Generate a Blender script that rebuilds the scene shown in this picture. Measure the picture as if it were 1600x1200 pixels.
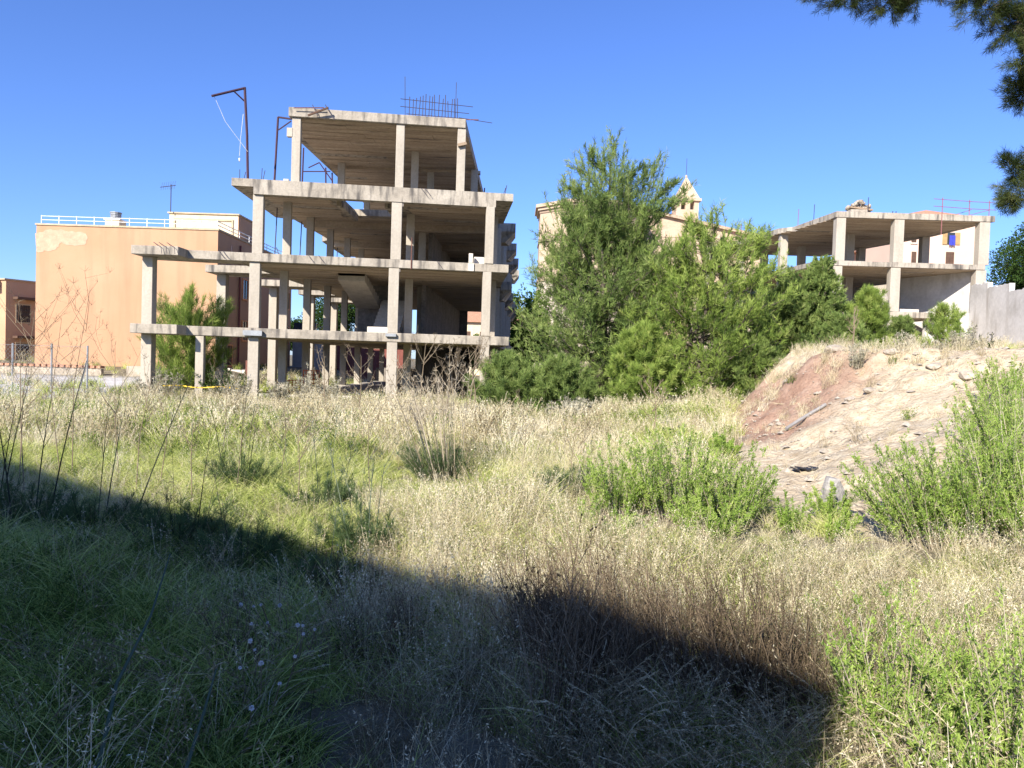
import bpy, math, random
import numpy as np
from mathutils import Vector, Matrix
random.seed(7); rng = np.random.default_rng(7)
scene = bpy.context.scene
for o in list(bpy.data.objects): bpy.data.objects.remove(o)

# ---------------------------------------------------------------- camera
F = 1200.0 / 1600.0                      # focal length over picture width
cam_data = bpy.data.cameras.new('camera')
cam_data.sensor_fit = 'HORIZONTAL'; cam_data.sensor_width = 36.0
cam_data.lens = 36.0 * F
cam_data.clip_start = 0.05; cam_data.clip_end = 5000
cam = bpy.data.objects.new('camera', cam_data); scene.collection.objects.link(cam)
PITCH = math.atan(35 / 1200.0); ROLL = 0.031; EYE = 1.65
cam.matrix_world = (Matrix.Translation((0, 0, EYE)) @ Matrix.Rotation(math.radians(90) - PITCH, 4, 'X')
                    @ Matrix.Rotation(ROLL, 4, 'Z'))
scene.camera = cam
RM = np.array(cam.matrix_world.to_3x3())

# ---------------------------------------------------------------- world and sun
world = bpy.data.worlds.new('World'); scene.world = world; world.use_nodes = True
SUN_EL = math.radians(31); SUN_H = np.array([0.47, 0.88]); SUN_H /= np.linalg.norm(SUN_H)   # travel of the light on plan
wn = world.node_tree.nodes; wl = world.node_tree.links
bg = wn['Background']; sky = wn.new('ShaderNodeTexSky'); sky.sky_type = 'NISHITA'
sky.sun_disc = False; sky.sun_elevation = SUN_EL
sky.sun_rotation = math.atan2(-SUN_H[0], -SUN_H[1]) % (2 * math.pi)
sky.air_density = 1.0; sky.dust_density = 0.3; sky.ozone_density = 3.0; sky.altitude = 50
wb = wn.new('ShaderNodeVectorMath'); wb.operation = 'MULTIPLY'; wb.inputs[1].default_value = (0.425, 0.55, 0.885)   # the camera's blue rendering of the clear sky
wl.new(sky.outputs[0], wb.inputs[0]); wl.new(wb.outputs[0], bg.inputs[0]); bg.inputs[1].default_value = 0.128
sun_data = bpy.data.lights.new('sun', 'SUN'); sun_data.energy = 5.0; sun_data.angle = math.radians(0.55)
sun_data.color = (1.0, 0.93, 0.82)
sun = bpy.data.objects.new('sun', sun_data); scene.collection.objects.link(sun)
ld = Vector((SUN_H[0] * math.cos(SUN_EL), SUN_H[1] * math.cos(SUN_EL), -math.sin(SUN_EL)))
sun.rotation_euler = ld.to_track_quat('-Z', 'Y').to_euler(); sun.location = (-20, -40, 40)
scene.view_settings.view_transform = 'Standard'; scene.view_settings.look = 'None'
scene.view_settings.exposure = 0.96; scene.view_settings.gamma = 1.0
scene.view_settings.use_curve_mapping = False
scene.cycles.max_bounces = 4; scene.cycles.diffuse_bounces = 3; scene.cycles.transmission_bounces = 2; scene.cycles.glossy_bounces = 1; scene.cycles.transparent_max_bounces = 4

# ---------------------------------------------------------------- helpers
def P(px, py, Y):
    """world point seen at pixel (px, py) of the 1600x1200 picture, at distance Y"""
    d = RM @ np.array([(px - 800) / 1200.0, (600 - py) / 1200.0, -1.0])
    t = Y / d[1]
    return np.array([0, 0, EYE]) + d * t

def tag(o, label=None, cat=None, group=None, kind=None):
    if label: o['label'] = label
    if cat: o['category'] = cat
    if group: o['group'] = group
    if kind: o['kind'] = kind
    return o

def empty(name, loc, label, cat, group=None):
    o = bpy.data.objects.new(name, None); scene.collection.objects.link(o)
    o.location = loc; o.empty_display_size = 0.3
    return tag(o, label, cat, group)

def link(name, me, parent=None):
    o = bpy.data.objects.new(name, me); scene.collection.objects.link(o)
    if parent is not None:
        o.parent = parent
        w = Vector((0, 0, 0)); p = parent
        while p is not None: w += p.location; p = p.parent
        o.location = -w
    return o

class MB:
    def __init__(s): s.v = []; s.f = []
    def poly(s, pts):
        n = len(s.v); s.v += [tuple(map(float, p)) for p in pts]; s.f.append(tuple(range(n, n + len(pts)))); return s
    def box(s, x0, x1, y0, y1, z0, z1):
        return s.prism([(x0, y0), (x1, y0), (x1, y1), (x0, y1)], z0, z1)
    def prism(s, pts, z0, z1, top=None):
        """vertical prism over a counter-clockwise outline; top = another outline for a taper"""
        n = len(pts); b = len(s.v); top = top or pts
        s.v += [(float(p[0]), float(p[1]), float(z0)) for p in pts] + [(float(p[0]), float(p[1]), float(z1)) for p in top]
        for i in range(n):
            j = (i + 1) % n; s.f.append((b + i, b + j, b + n + j, b + n + i))
        s.f.append(tuple(b + n + i for i in range(n))); s.f.append(tuple(b + i for i in reversed(range(n)))); return s
    def obox(s, c, size, rot=0.0, tilt=0.0, tiltx=0.0):
        """box of size (a,b,c) centred on c, turned about z"""
        M = Matrix.Translation(Vector(c)) @ Matrix.Rotation(rot, 4, 'Z') @ Matrix.Rotation(tilt, 4, 'Y') @ Matrix.Rotation(tiltx, 4, 'X')
        b = len(s.v); a, d, h = [q / 2 for q in size]
        for z in (-h, h):
            for (x, y) in ((-a, -d), (a, -d), (a, d), (-a, d)): s.v.append(tuple(M @ Vector((x, y, z))))
        for f in ((0, 1, 5, 4), (1, 2, 6, 5), (2, 3, 7, 6), (3, 0, 4, 7), (4, 5, 6, 7), (3, 2, 1, 0)): s.f.append(tuple(b + q for q in f))
        return s
    def tube(s, pts, r, n=6, cap=True):
        pts = [Vector([float(q) for q in p]) for p in pts]; m = len(pts)
        rr = r if isinstance(r, (list, tuple, np.ndarray)) else [r] * m
        b = len(s.v)
        for i, p in enumerate(pts):
            d = (pts[min(i + 1, m - 1)] - pts[max(i - 1, 0)]).normalized()
            u = d.cross(Vector((0.3, 0.9, 0.1)) if abs(d.y) < 0.8 else Vector((1, 0, 0))).normalized(); w = d.cross(u)
            for k in range(n):
                a = 2 * math.pi * k / n
                s.v.append(tuple(p + (u * math.cos(a) + w * math.sin(a)) * float(rr[i])))
        for i in range(m - 1):
            for k in range(n):
                q = (k + 1) % n
                s.f.append((b + i * n + k, b + i * n + q, b + (i + 1) * n + q, b + (i + 1) * n + k))
        if cap and n > 2:
            s.f.append(tuple(b + k for k in reversed(range(n)))); s.f.append(tuple(b + (m - 1) * n + k for k in range(n)))
        return s
    def blob(s, c, r, seed=0, sub=2, rough=0.25):
        import bmesh
        bm = bmesh.new(); bmesh.ops.create_icosphere(bm, subdivisions=sub, radius=1.0)
        R = random.Random(seed); ax = [Vector((R.uniform(-1, 1), R.uniform(-1, 1), R.uniform(-1, 1))).normalized() for _ in range(9)]
        am = [R.uniform(0.55, 1.0) for _ in ax]
        b = len(s.v)
        for v in bm.verts:
            q = v.co.copy(); k = 1.0
            for a, m_ in zip(ax, am):
                d = q.dot(a)
                if d > m_: k = min(k, m_ / d)
            q = q * (k * (1 + R.uniform(-rough, rough) * 0.25))
            s.v.append((c[0] + q.x * r[0], c[1] + q.y * r[1], c[2] + q.z * r[2]))
        for f in bm.faces: s.f.append(tuple(b + v.index for v in f.verts))
        bm.free(); return s
    def build(s, name, mat, parent=None, smooth=False, bevel=0.0):
        me = bpy.data.meshes.new(name); me.from_pydata(s.v, [], s.f); me.update()
        me.materials.append(mat)
        if smooth: me.polygons.foreach_set('use_smooth', [True] * len(me.polygons))
        o = link(name, me, parent)
        if bevel > 0:
            b = o.modifiers.new('bevel', 'BEVEL'); b.width = bevel; b.segments = 1; b.limit_method = 'ANGLE'
        return o

def np_mesh(name, V, Fc, mat, attrs=None, smooth=False):
    """mesh from numpy arrays, all faces with the same number of corners"""
    me = bpy.data.meshes.new(name)
    V = np.asarray(V, dtype=np.float32); Fc = np.asarray(Fc, dtype=np.int32)
    me.vertices.add(len(V)); me.vertices.foreach_set('co', V.ravel())
    k = Fc.shape[1]
    me.loops.add(Fc.size); me.loops.foreach_set('vertex_index', Fc.ravel())
    me.polygons.add(len(Fc)); me.polygons.foreach_set('loop_start', np.arange(0, Fc.size, k, dtype=np.int32))
    me.polygons.foreach_set('loop_total', np.full(len(Fc), k, dtype=np.int32))
    if smooth: me.polygons.foreach_set('use_smooth', np.ones(len(Fc), dtype=bool))
    for n, a in (attrs or {}).items():
        at = me.attributes.new(n, 'FLOAT', 'POINT'); at.data.foreach_set('value', np.asarray(a, dtype=np.float32))
    me.update(calc_edges=True)
    if mat: me.materials.append(mat)
    return me

# ---------------------------------------------------------------- materials
def nmat(name):
    m = bpy.data.materials.new(name); m.use_nodes = True
    nt = m.node_tree; return m, nt, nt.nodes, nt.links, nt.nodes['Principled BSDF']

def surf(name, stops, scale=1.5, rough=0.85, bump=0.15, bscale=30.0, stretch=(1, 1, 1), detail=8, fine=0.25,
         stain=None, stain_scale=(6, 6, 0.5), stain_range=(0.5, 0.7), stain_top=None, metallic=0.0, space='Object'):
    """noise coloured surface with fine grain, vertical stains and bump"""
    m, nt, N, L, bs = nmat(name)
    tc = N.new('ShaderNodeTexCoord'); geo = N.new('ShaderNodeNewGeometry')
    src = geo.outputs['Position']
    mp = N.new('ShaderNodeMapping'); mp.inputs['Scale'].default_value = stretch; L.new(src, mp.inputs[0])
    n1 = N.new('ShaderNodeTexNoise'); n1.inputs['Scale'].default_value = scale; n1.inputs['Detail'].default_value = detail
    n1.inputs['Roughness'].default_value = 0.62; L.new(mp.outputs[0], n1.inputs[0])
    r = N.new('ShaderNodeValToRGB'); L.new(n1.outputs[0], r.inputs[0])
    e = r.color_ramp.elements
    while len(e) < len(stops): e.new(0.5)
    for i, (p, c) in enumerate(stops): e[i].position = p; e[i].color = (*c, 1)
    col = r.outputs[0]
    n2 = N.new('ShaderNodeTexNoise'); n2.inputs['Scale'].default_value = bscale; n2.inputs['Detail'].default_value = 6
    L.new(src, n2.inputs[0])
    if fine > 0:
        mr = N.new('ShaderNodeMapRange'); mr.inputs[1].default_value = 0.3; mr.inputs[2].default_value = 0.7
        mr.inputs[3].default_value = 1 - fine; mr.inputs[4].default_value = 1 + fine; L.new(n2.outputs[0], mr.inputs[0])
        mu = N.new('ShaderNodeVectorMath'); mu.operation = 'SCALE'; L.new(col, mu.inputs[0]); L.new(mr.outputs[0], mu.inputs['Scale'])
        col = mu.outputs[0]
    if stain:
        mp2 = N.new('ShaderNodeMapping'); mp2.inputs['Scale'].default_value = stain_scale; L.new(src, mp2.inputs[0])
        n3 = N.new('ShaderNodeTexNoise'); n3.inputs['Scale'].default_value = 1.0; n3.inputs['Detail'].default_value = 5; L.new(mp2.outputs[0], n3.inputs[0])
        mr = N.new('ShaderNodeMapRange'); mr.inputs[1].default_value = stain_range[0]; mr.inputs[2].default_value = stain_range[1]; L.new(n3.outputs[0], mr.inputs[0])
        mx = N.new('ShaderNodeMix'); mx.data_type = 'RGBA'; L.new(mr.outputs[0], mx.inputs[0])
        L.new(col, mx.inputs[6]); mx.inputs[7].default_value = (*stain, 1); col = mx.outputs[2]
    L.new(col, bs.inputs['Base Color']); bs.inputs['Roughness'].default_value = rough
    bs.inputs['Metallic'].default_value = metallic
    bs.inputs['Specular IOR Level'].default_value = 0.25
    if bump > 0:
        b = N.new('ShaderNodeBump'); b.inputs['Strength'].default_value = bump; b.inputs['Distance'].default_value = 0.03
        L.new(n2.outputs[0], b.inputs['Height']); L.new(b.outputs[0], bs.inputs['Normal'])
    return m

def plain(name, col, rough=0.6, metallic=0.0):
    v = tuple(min(1, c * 1.18) for c in col); d = tuple(c * 0.82 for c in col)
    return surf(name, [(0.3, d), (0.7, v)], scale=3.0, rough=rough, bump=0.08, bscale=25, fine=0.1, metallic=metallic)

def leafmat(name, cols, transl=0.35, attr='tint', kind='GEOMETRY', rough=0.6):
    m = bpy.data.materials.new(name); m.use_nodes = True
    nt = m.node_tree; N = nt.nodes; L = nt.links; N.remove(N['Principled BSDF']); out = N['Material Output']
    a = N.new('ShaderNodeAttribute'); a.attribute_name = attr; a.attribute_type = kind
    fac = a.outputs['Fac']
    if kind == 'INSTANCER':
        a2 = N.new('ShaderNodeAttribute'); a2.attribute_name = 'tint'; a2.attribute_type = 'GEOMETRY'
        m1 = N.new('ShaderNodeMath'); m1.operation = 'MULTIPLY_ADD'; L.new(a2.outputs['Fac'], m1.inputs[0]); m1.inputs[1].default_value = 0.75; m1.inputs[2].default_value = -0.375
        m2 = N.new('ShaderNodeMath'); m2.operation = 'ADD'; m2.use_clamp = True; L.new(m1.outputs[0], m2.inputs[0]); L.new(fac, m2.inputs[1]); fac = m2.outputs[0]
    r = N.new('ShaderNodeValToRGB'); L.new(fac, r.inputs[0]); e = r.color_ramp.elements
    while len(e) < len(cols): e.new(0.5)
    for i, c in enumerate(cols): e[i].position = i / (len(cols) - 1); e[i].color = (*c, 1)
    d = N.new('ShaderNodeBsdfDiffuse'); t = N.new('ShaderNodeBsdfTranslucent'); mx = N.new('ShaderNodeMixShader'); mx.inputs[0].default_value = transl
    L.new(r.outputs[0], d.inputs[0]); L.new(r.outputs[0], t.inputs[0]); L.new(d.outputs[0], mx.inputs[1]); L.new(t.outputs[0], mx.inputs[2])
    L.new(mx.outputs[0], out.inputs[0]); return m

CW = (0.42, 0.375, 0.31); CM = (0.33, 0.29, 0.235); CD = (0.17, 0.15, 0.125)
M = {}
M['concrete'] = surf('weathered_concrete', [(0.25, CD), (0.45, CM), (0.7, CW)], scale=0.9, bump=0.25, bscale=14, fine=0.12,
                     stain=(0.10, 0.09, 0.08), stain_scale=(4.6, 4.6, 0.7), stain_range=(0.49, 0.69))
M['column'] = surf('cast_column_concrete', [(0.25, CM), (0.6, CW), (0.8, (0.42, 0.37, 0.31))], scale=0.8, bump=0.15, bscale=12, fine=0.08,
                   stretch=(3, 3, 0.7))
M['soffit'] = surf('board_marked_soffit', [(0.3, (0.29, 0.225, 0.16)), (0.5, (0.40, 0.32, 0.235)), (0.72, (0.52, 0.43, 0.33))], scale=0.8, stretch=(0.35, 3.2, 1), bump=0.25, bscale=9, fine=0.14,
                   stain=(0.12, 0.10, 0.085), stain_scale=(0.35, 2.2, 1), stain_range=(0.62, 0.74))
M['stair'] = plain('bare_stair_concrete', (0.40, 0.36, 0.31), 0.9)
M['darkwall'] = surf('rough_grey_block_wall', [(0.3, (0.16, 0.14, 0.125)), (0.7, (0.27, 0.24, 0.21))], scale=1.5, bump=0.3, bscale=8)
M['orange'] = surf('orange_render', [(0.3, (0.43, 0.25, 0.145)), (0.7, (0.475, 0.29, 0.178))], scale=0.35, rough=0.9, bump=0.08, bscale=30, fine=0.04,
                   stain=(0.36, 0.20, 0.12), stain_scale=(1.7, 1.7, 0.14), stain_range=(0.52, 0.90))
M['orange_side'] = surf('shaded_side_orange_render', [(0.3, (0.76, 0.35, 0.15)), (0.7, (0.84, 0.40, 0.18))], scale=0.5, rough=0.9, bump=0.08, bscale=30, fine=0.05)  # redder copy of the orange, bounce on the shaded side put into its colour
M['brown_render'] = surf('brown_orange_render', [(0.3, (0.46, 0.28, 0.165)), (0.7, (0.54, 0.34, 0.21))], scale=0.5, rough=0.9, bump=0.08, bscale=30, fine=0.05)
M['oldtile'] = surf('pale_old_tile', [(0.3, (0.34, 0.24, 0.165)), (0.7, (0.50, 0.39, 0.28))], scale=2, bump=0.3, bscale=8)
M['patch'] = plain('pale_repair_render', (0.50, 0.325, 0.22), 0.9)
M['cream'] = plain('cream_render', (0.62, 0.52, 0.36), 0.9)
M['creamdark'] = plain('cream_band_render', (0.45, 0.36, 0.24), 0.9)
M['white'] = plain('white_paint', (0.78, 0.77, 0.74), 0.5)
M['grey'] = plain('grey_sheet_metal', (0.30, 0.31, 0.32), 0.5, 0.3)
M['rust'] = surf('rusty_steel', [(0.3, (0.10, 0.045, 0.035)), (0.7, (0.20, 0.085, 0.06))], scale=9, rough=0.8, bump=0.2)
M['rebar'] = plain('dark_rebar', (0.055, 0.045, 0.06), 0.7)
M['pinkrebar'] = plain('faded_red_steel', (0.24, 0.10, 0.10), 0.7)
M['redpaint'] = plain('red_lead_paint_steel', (0.055, 0.028, 0.042), 0.6)
M['greyrock'] = surf('grey_rock', [(0.3, (0.22, 0.205, 0.19)), (0.7, (0.36, 0.34, 0.32))], scale=6, bump=0.6, bscale=25)
M['wood'] = plain('weathered_timber', (0.30, 0.22, 0.15), 0.85)
M['darkwood'] = plain('brown_window_timber', (0.11, 0.065, 0.045), 0.7)
M['ochrewood'] = plain('ochre_shutter_timber', (0.36, 0.24, 0.11), 0.7)
M['glass'] = plain('dark_window_glass', (0.04, 0.045, 0.05), 0.12)
M['tile'] = surf('clay_roof_tile', [(0.3, (0.34, 0.16, 0.10)), (0.7, (0.52, 0.30, 0.19))], scale=5, bump=0.2, bscale=20)
M['church'] = surf('honey_ashlar_stone', [(0.3, (0.42, 0.31, 0.215)), (0.7, (0.54, 0.42, 0.31))], scale=0.6, bump=0.2, bscale=5, fine=0.12,
                   stain=(0.40, 0.30, 0.21), stain_scale=(0.7, 0.7, 0.15), stain_range=(0.55, 0.8))
M['cornice'] = plain('weathered_cornice_stone', (0.30, 0.22, 0.16), 0.9)
M['rubblestone'] = surf('rough_masonry', [(0.3, (0.30, 0.25, 0.19)), (0.7, (0.50, 0.43, 0.34))], scale=1.2, bump=0.5, bscale=4, fine=0.25)
M['pink'] = surf('pink_render', [(0.3, (0.58, 0.41, 0.33)), (0.7, (0.64, 0.47, 0.38))], scale=0.3, bump=0.06, bscale=20, fine=0.04)
M['wallwhite'] = surf('limewashed_concrete', [(0.25, (0.42, 0.40, 0.37)), (0.5, (0.56, 0.54, 0.51)), (0.75, (0.64, 0.62, 0.59))], scale=0.7, bump=0.3, bscale=6, fine=0.08,
                      stain=(0.38, 0.35, 0.31), stain_scale=(1.5, 1.5, 0.35), stain_range=(0.55, 0.75))
M['maroon'] = plain('maroon_render', (0.20, 0.07, 0.055), 0.9)
M['blue'] = plain('blue_cloth', (0.05, 0.06, 0.42), 0.9)
M['orangenet'] = plain('orange_plastic_mesh', (0.75, 0.16, 0.05), 0.6)
M['yellow'] = plain('yellow_plastic_tape', (0.75, 0.50, 0.05), 0.5)
M['bark'] = surf('pine_bark', [(0.3, (0.07, 0.055, 0.045)), (0.7, (0.16, 0.13, 0.105))], scale=6, bump=0.6, bscale=18, stretch=(1, 1, 0.3))
M['limestone'] = surf('limestone', [(0.3, (0.28, 0.235, 0.185)), (0.7, (0.44, 0.39, 0.32))], scale=4, bump=0.5, bscale=18, fine=0.15)
M['block'] = plain('pale_block', (0.58, 0.53, 0.46), 0.9)
M['pipe'] = plain('grey_plastic_pipe', (0.26, 0.25, 0.24), 0.5)
M['black'] = plain('black_plastic', (0.03, 0.03, 0.035), 0.5)
M['rope'] = plain('pale_rope', (0.62, 0.60, 0.56), 0.8)
M['housewall'] = plain('pale_house_render', (0.55, 0.48, 0.38), 0.9)
M['net'] = plain('galvanised_wire', (0.30, 0.30, 0.30), 0.5, 0.5)

# ---------------------------------------------------------------- terrain
def ss(a, b, x): t = np.clip((x - a) / (b - a), 0, 1); return t * t * (3 - 2 * t)
def vnoise(x, y, s, seed=0):
    """smooth value noise"""
    x = np.asarray(x, float) / s + 1000.13 + seed * 17.7; y = np.asarray(y, float) / s + 1000.71 + seed * 9.3
    xi = np.floor(x).astype(np.int64); yi = np.floor(y).astype(np.int64); fx = x - xi; fy = y - yi
    fx = fx * fx * (3 - 2 * fx); fy = fy * fy * (3 - 2 * fy)
    def h(a, b):
        n = (a * 374761393 + b * 668265263 + seed * 1442695) & 0x7fffffff
        n = ((n ^ (n >> 13)) * 1274126177) & 0x7fffffff
        return ((n ^ (n >> 16)) & 0xffff) / 65535.0
    return (h(xi, yi) * (1 - fx) + h(xi + 1, yi) * fx) * (1 - fy) + (h(xi, yi + 1) * (1 - fx) + h(xi + 1, yi + 1) * fx) * fy
def fbm(x, y, s, seed=0, o=4):
    r = 0; a = 1; t = 0
    for i in range(o): r = r + a * vnoise(x, y, s / 2 ** i, seed + i * 5); t += a; a *= 0.5
    return r / t

FOOT = np.array([(17, 70), (13.2, 45), (10.2, 34), (7.2, 25), (5.5, 19.5), (4.3, 14.5), (3.05, 10.6), (3.2, 8.4), (4.0, 7.3), (5.6, 6.9), (8, 7.4), (12, 8.6), (40, 12)], float)
def foot_dist(X, Y):
    """signed distance to the foot of the bank, positive on its high side"""
    X = np.asarray(X, float); Y = np.asarray(Y, float); best = np.full(X.shape, 1e9); sg = np.ones(X.shape)
    for a, b in zip(FOOT[:-1], FOOT[1:]):
        d = b - a; L2 = d @ d
        t = np.clip(((X - a[0]) * d[0] + (Y - a[1]) * d[1]) / L2, 0, 1)
        qx = X - a[0] - t * d[0]; qy = Y - a[1] - t * d[1]; dist = np.hypot(qx, qy)
        s = np.sign(d[0] * (Y - a[1]) - d[1] * (X - a[0])); s[s == 0] = 1
        m = dist < best - 1e-9; best = np.where(m, dist, best); sg = np.where(m, s, sg)
    return best * sg
def Hz(X, Y):
    X = np.asarray(X, float); Y = np.asarray(Y, float)
    z = -0.35 * ss(14, 28, Y) * (1 - ss(2, 6, X))
    z = z + 0.65 * ss(30, 45, Y) * ss(-12, -16, X) + 0.35 * ss(24, 30, Y) * ss(-13, -16, X)
    z = z + 0.35 * ss(0.5, 5.5, X) * ss(9, 19, Y) * (1 - ss(22, 30, Y))
    z = z + 0.07 * (fbm(X, Y, 3.0, 2) - 0.5) + 0.22 * (fbm(X, Y, 9.0, 4) - 0.5) * ss(3, 10, Y)
    d = foot_dist(X, Y)
    w = 2.1 + 4.6 * (1 - ss(11.5, 17, Y))
    d2 = d + (fbm(X, Y, 1.6, 9) - 0.5) * 0.9
    top = 2.15 + 1.1 * ss(18, 42, Y) + 6.5 * ss(48, 70, Y)
    k = np.clip(d2 / w, 0, 1); prof = 0.62 * k + 0.38 * ss(0, 1, k)
    h = np.maximum(z, z * (1 - prof) + top * prof)
    on = ss(0.0, 0.15, k) * (1 - ss(24, 30, Y))
    gully = np.abs(fbm(X * 1.6 + Y * 0.5, Y * 0.6, 1.3, 21, 4) - 0.5) * 2
    h = h - on * (1 - k * 0.5) * 0.05 * (1 - np.clip(gully * 3, 0, 1)) + on * (0.20 * (fbm(X, Y, 1.1, 31, 4) - 0.5) + 0.09 * (fbm(X, Y, 0.35, 37, 2) - 0.5) - 0.10 * (1 - np.clip(np.abs(fbm(X, Y, 0.9, 51, 3) - 0.5) * 9, 0, 1)))
    return h

def axis(lo, flo, fhi, hi, step, g=1.12):
    a = list(np.arange(flo, fhi, step)); s = step; x = a[-1]
    while x < hi: s *= g; x += s; a.append(x)
    s = step; x = a[0]
    while x > lo: s *= g; x -= s; a.insert(0, x)
    return np.array(a)
xs = axis(-1500, -6, 14, 1500, 0.11); ys = axis(-300, 2, 22, 3000, 0.11)
GX, GY = np.meshgrid(xs, ys); GZ = Hz(GX.ravel(), GY.ravel()).reshape(GX.shape)
fd = foot_dist(GX.ravel(), GY.ravel()).reshape(GX.shape)
nx, ny = len(xs), len(ys)
idx = np.arange(nx * ny).reshape(ny, nx)
quads = np.stack([idx[:-1, :-1], idx[:-1, 1:], idx[1:, 1:], idx[1:, :-1]], -1).reshape(-1, 4)
V = np.stack([GX.ravel(), GY.ravel(), GZ.ravel()], -1)
fx, fy, dd = GX.ravel(), GY.ravel(), fd.ravel()
gravel = ss(-14.5, -16, fx + fbm(fx, fy, 2, 3) * 2) * ss(22, 24.5, fy) * (1 - ss(36, 38, fy))
redm = ss(13.6, 15.0, fy - (fx - 5.0) * 0.35 + (fbm(fx, fy, 1.2, 5) - 0.5) * 2.0) * (1 - ss(6.6, 8.0, fx + (fbm(fx, fy, 1.0, 6) - .5)))
mnd = ss(-0.3, 0.25, dd + (fbm(fx, fy, .8, 8) - .5) * .8)

def groundmat():
    m, nt, N, L, bs = nmat('field_soil')
    geo = N.new('ShaderNodeNewGeometry'); p = geo.outputs['Position']
    def noise(sc, det=8, st=None):
        n = N.new('ShaderNodeTexNoise'); n.inputs['Scale'].default_value = sc; n.inputs['Detail'].default_value = det; n.inputs['Roughness'].default_value = 0.65
        if st:
            mp = N.new('ShaderNodeMapping'); mp.inputs['Scale'].default_value = st; L.new(p, mp.inputs[0]); L.new(mp.outputs[0], n.inputs[0])
        else: L.new(p, n.inputs[0])
        return n.outputs[0]
    def ramp(f, st):
        r = N.new('ShaderNodeValToRGB'); L.new(f, r.inputs[0]); e = r.color_ramp.elements
        while len(e) < len(st): e.new(0.5)
        for i, (q, c) in enumerate(st): e[i].position = q; e[i].color = (*c, 1)
        return r.outputs[0]
    def at(n):
        a = N.new('ShaderNodeAttribute'); a.attribute_name = n; return a.outputs['Fac']
    def mix(f, a, b):
        x = N.new('ShaderNodeMix'); x.data_type = 'RGBA'; L.new(f, x.inputs[0]); L.new(a, x.inputs[6]); L.new(b, x.inputs[7]); return x.outputs[2]
    soil = ramp(noise(1.4), [(0.3, (0.10, 0.085, 0.055)), (0.5, (0.20, 0.17, 0.11)), (0.7, (0.30, 0.26, 0.18))])
    clay = ramp(noise(5.5, 12), [(0.28, (0.31, 0.235, 0.15)), (0.42, (0.45, 0.36, 0.245)), (0.55, (0.53, 0.445, 0.32)), (0.75, (0.61, 0.535, 0.41))])
    red = ramp(noise(2.4, 12), [(0.28, (0.22, 0.13, 0.09)), (0.5, (0.33, 0.215, 0.155)), (0.72, (0.43, 0.31, 0.235))])
    white = ramp(noise(2.0), [(0.3, (0.48, 0.46, 0.43)), (0.7, (0.66, 0.64, 0.61))])
    c = mix(at('mound'), soil, clay); c = mix(at('red'), c, red) if False else c
    mm = N.new('ShaderNodeMath'); mm.operation = 'MULTIPLY'; L.new(at('red'), mm.inputs[0]); L.new(at('mound'), mm.inputs[1])
    c = mix(mm.outputs[0], c, red); c = mix(at('gravel'), c, white)
    vo = N.new('ShaderNodeTexVoronoi'); vo.inputs['Scale'].default_value = 17; vo.inputs['Randomness'].default_value = 1.0; L.new(p, vo.inputs['Vector'])
    vm = N.new('ShaderNodeMapRange'); vm.inputs[1].default_value = 0.10; vm.inputs[2].default_value = 0.34; vm.inputs[3].default_value = 0.62; vm.inputs[4].default_value = 1.0; L.new(vo.outputs['Distance'], vm.inputs[0])
    sc_n = N.new('ShaderNodeVectorMath'); sc_n.operation = 'SCALE'; L.new(c, sc_n.inputs[0]); L.new(vm.outputs[0], sc_n.inputs['Scale']); c = sc_n.outputs[0]
    L.new(c, bs.inputs['Base Color']); bs.inputs['Roughness'].default_value = 0.95; bs.inputs['Specular IOR Level'].default_value = 0.15
    v = N.new('ShaderNodeTexVoronoi'); v.inputs['Scale'].default_value = 14; L.new(p, v.inputs['Vector'])
    ad = N.new('ShaderNodeMath'); ad.operation = 'MULTIPLY_ADD'; ad.inputs[1].default_value = 0.35; L.new(v.outputs[0], ad.inputs[0]); L.new(noise(11, 10), ad.inputs[2])
    b = N.new('ShaderNodeBump'); b.inputs['Strength'].default_value = 0.8; b.inputs['Distance'].default_value = 0.06
    L.new(ad.outputs[0], b.inputs['Height']); L.new(b.outputs[0], bs.inputs['Normal'])
    return m
M['ground'] = groundmat()
qc = quads; fcx = fx[qc].mean(1); fcy = fy[qc].mean(1); fdd = dd[qc].mean(1)
is_m = (fdd > 0) & (fcy < 24) & (fcx < 14)
for nm, msk, lab in (('ground', ~is_m, None), ('earth_mound', is_m, None)):
    q = qc[msk]; u, inv = np.unique(q, return_inverse=True)
    me = np_mesh(nm, V[u], inv.reshape(-1, 4), M['ground'], {'mound': mnd[u], 'red': redm[u], 'gravel': gravel[u]}, smooth=True)
    tag(link(nm, me), kind='structure')
def hz(x, y): return float(Hz(np.array([x]), np.array([y]))[0])
# ================================================================ UNFINISHED CONCRETE FRAME (large, beside the orange block)
def Yf(x): return 30.1 + (x + 10.3) * 0.125
A = empty('concrete_frame_building', (-5, 31, -0.3), 'tall abandoned concrete frame of four open storeys beside the orange building', 'unfinished building')
Z1, Z2, Z3, Z4 = 2.65, 5.58, 8.45, 11.33
ROT_A = math.atan(0.125)
def rightrow(y): return -1.0 + (y - 31.2) * 0.03
def main_poly(xl, xr, yb, left=None):
    pts = [(xl, Yf(xl)), (xr, Yf(xr))]
    return pts
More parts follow.
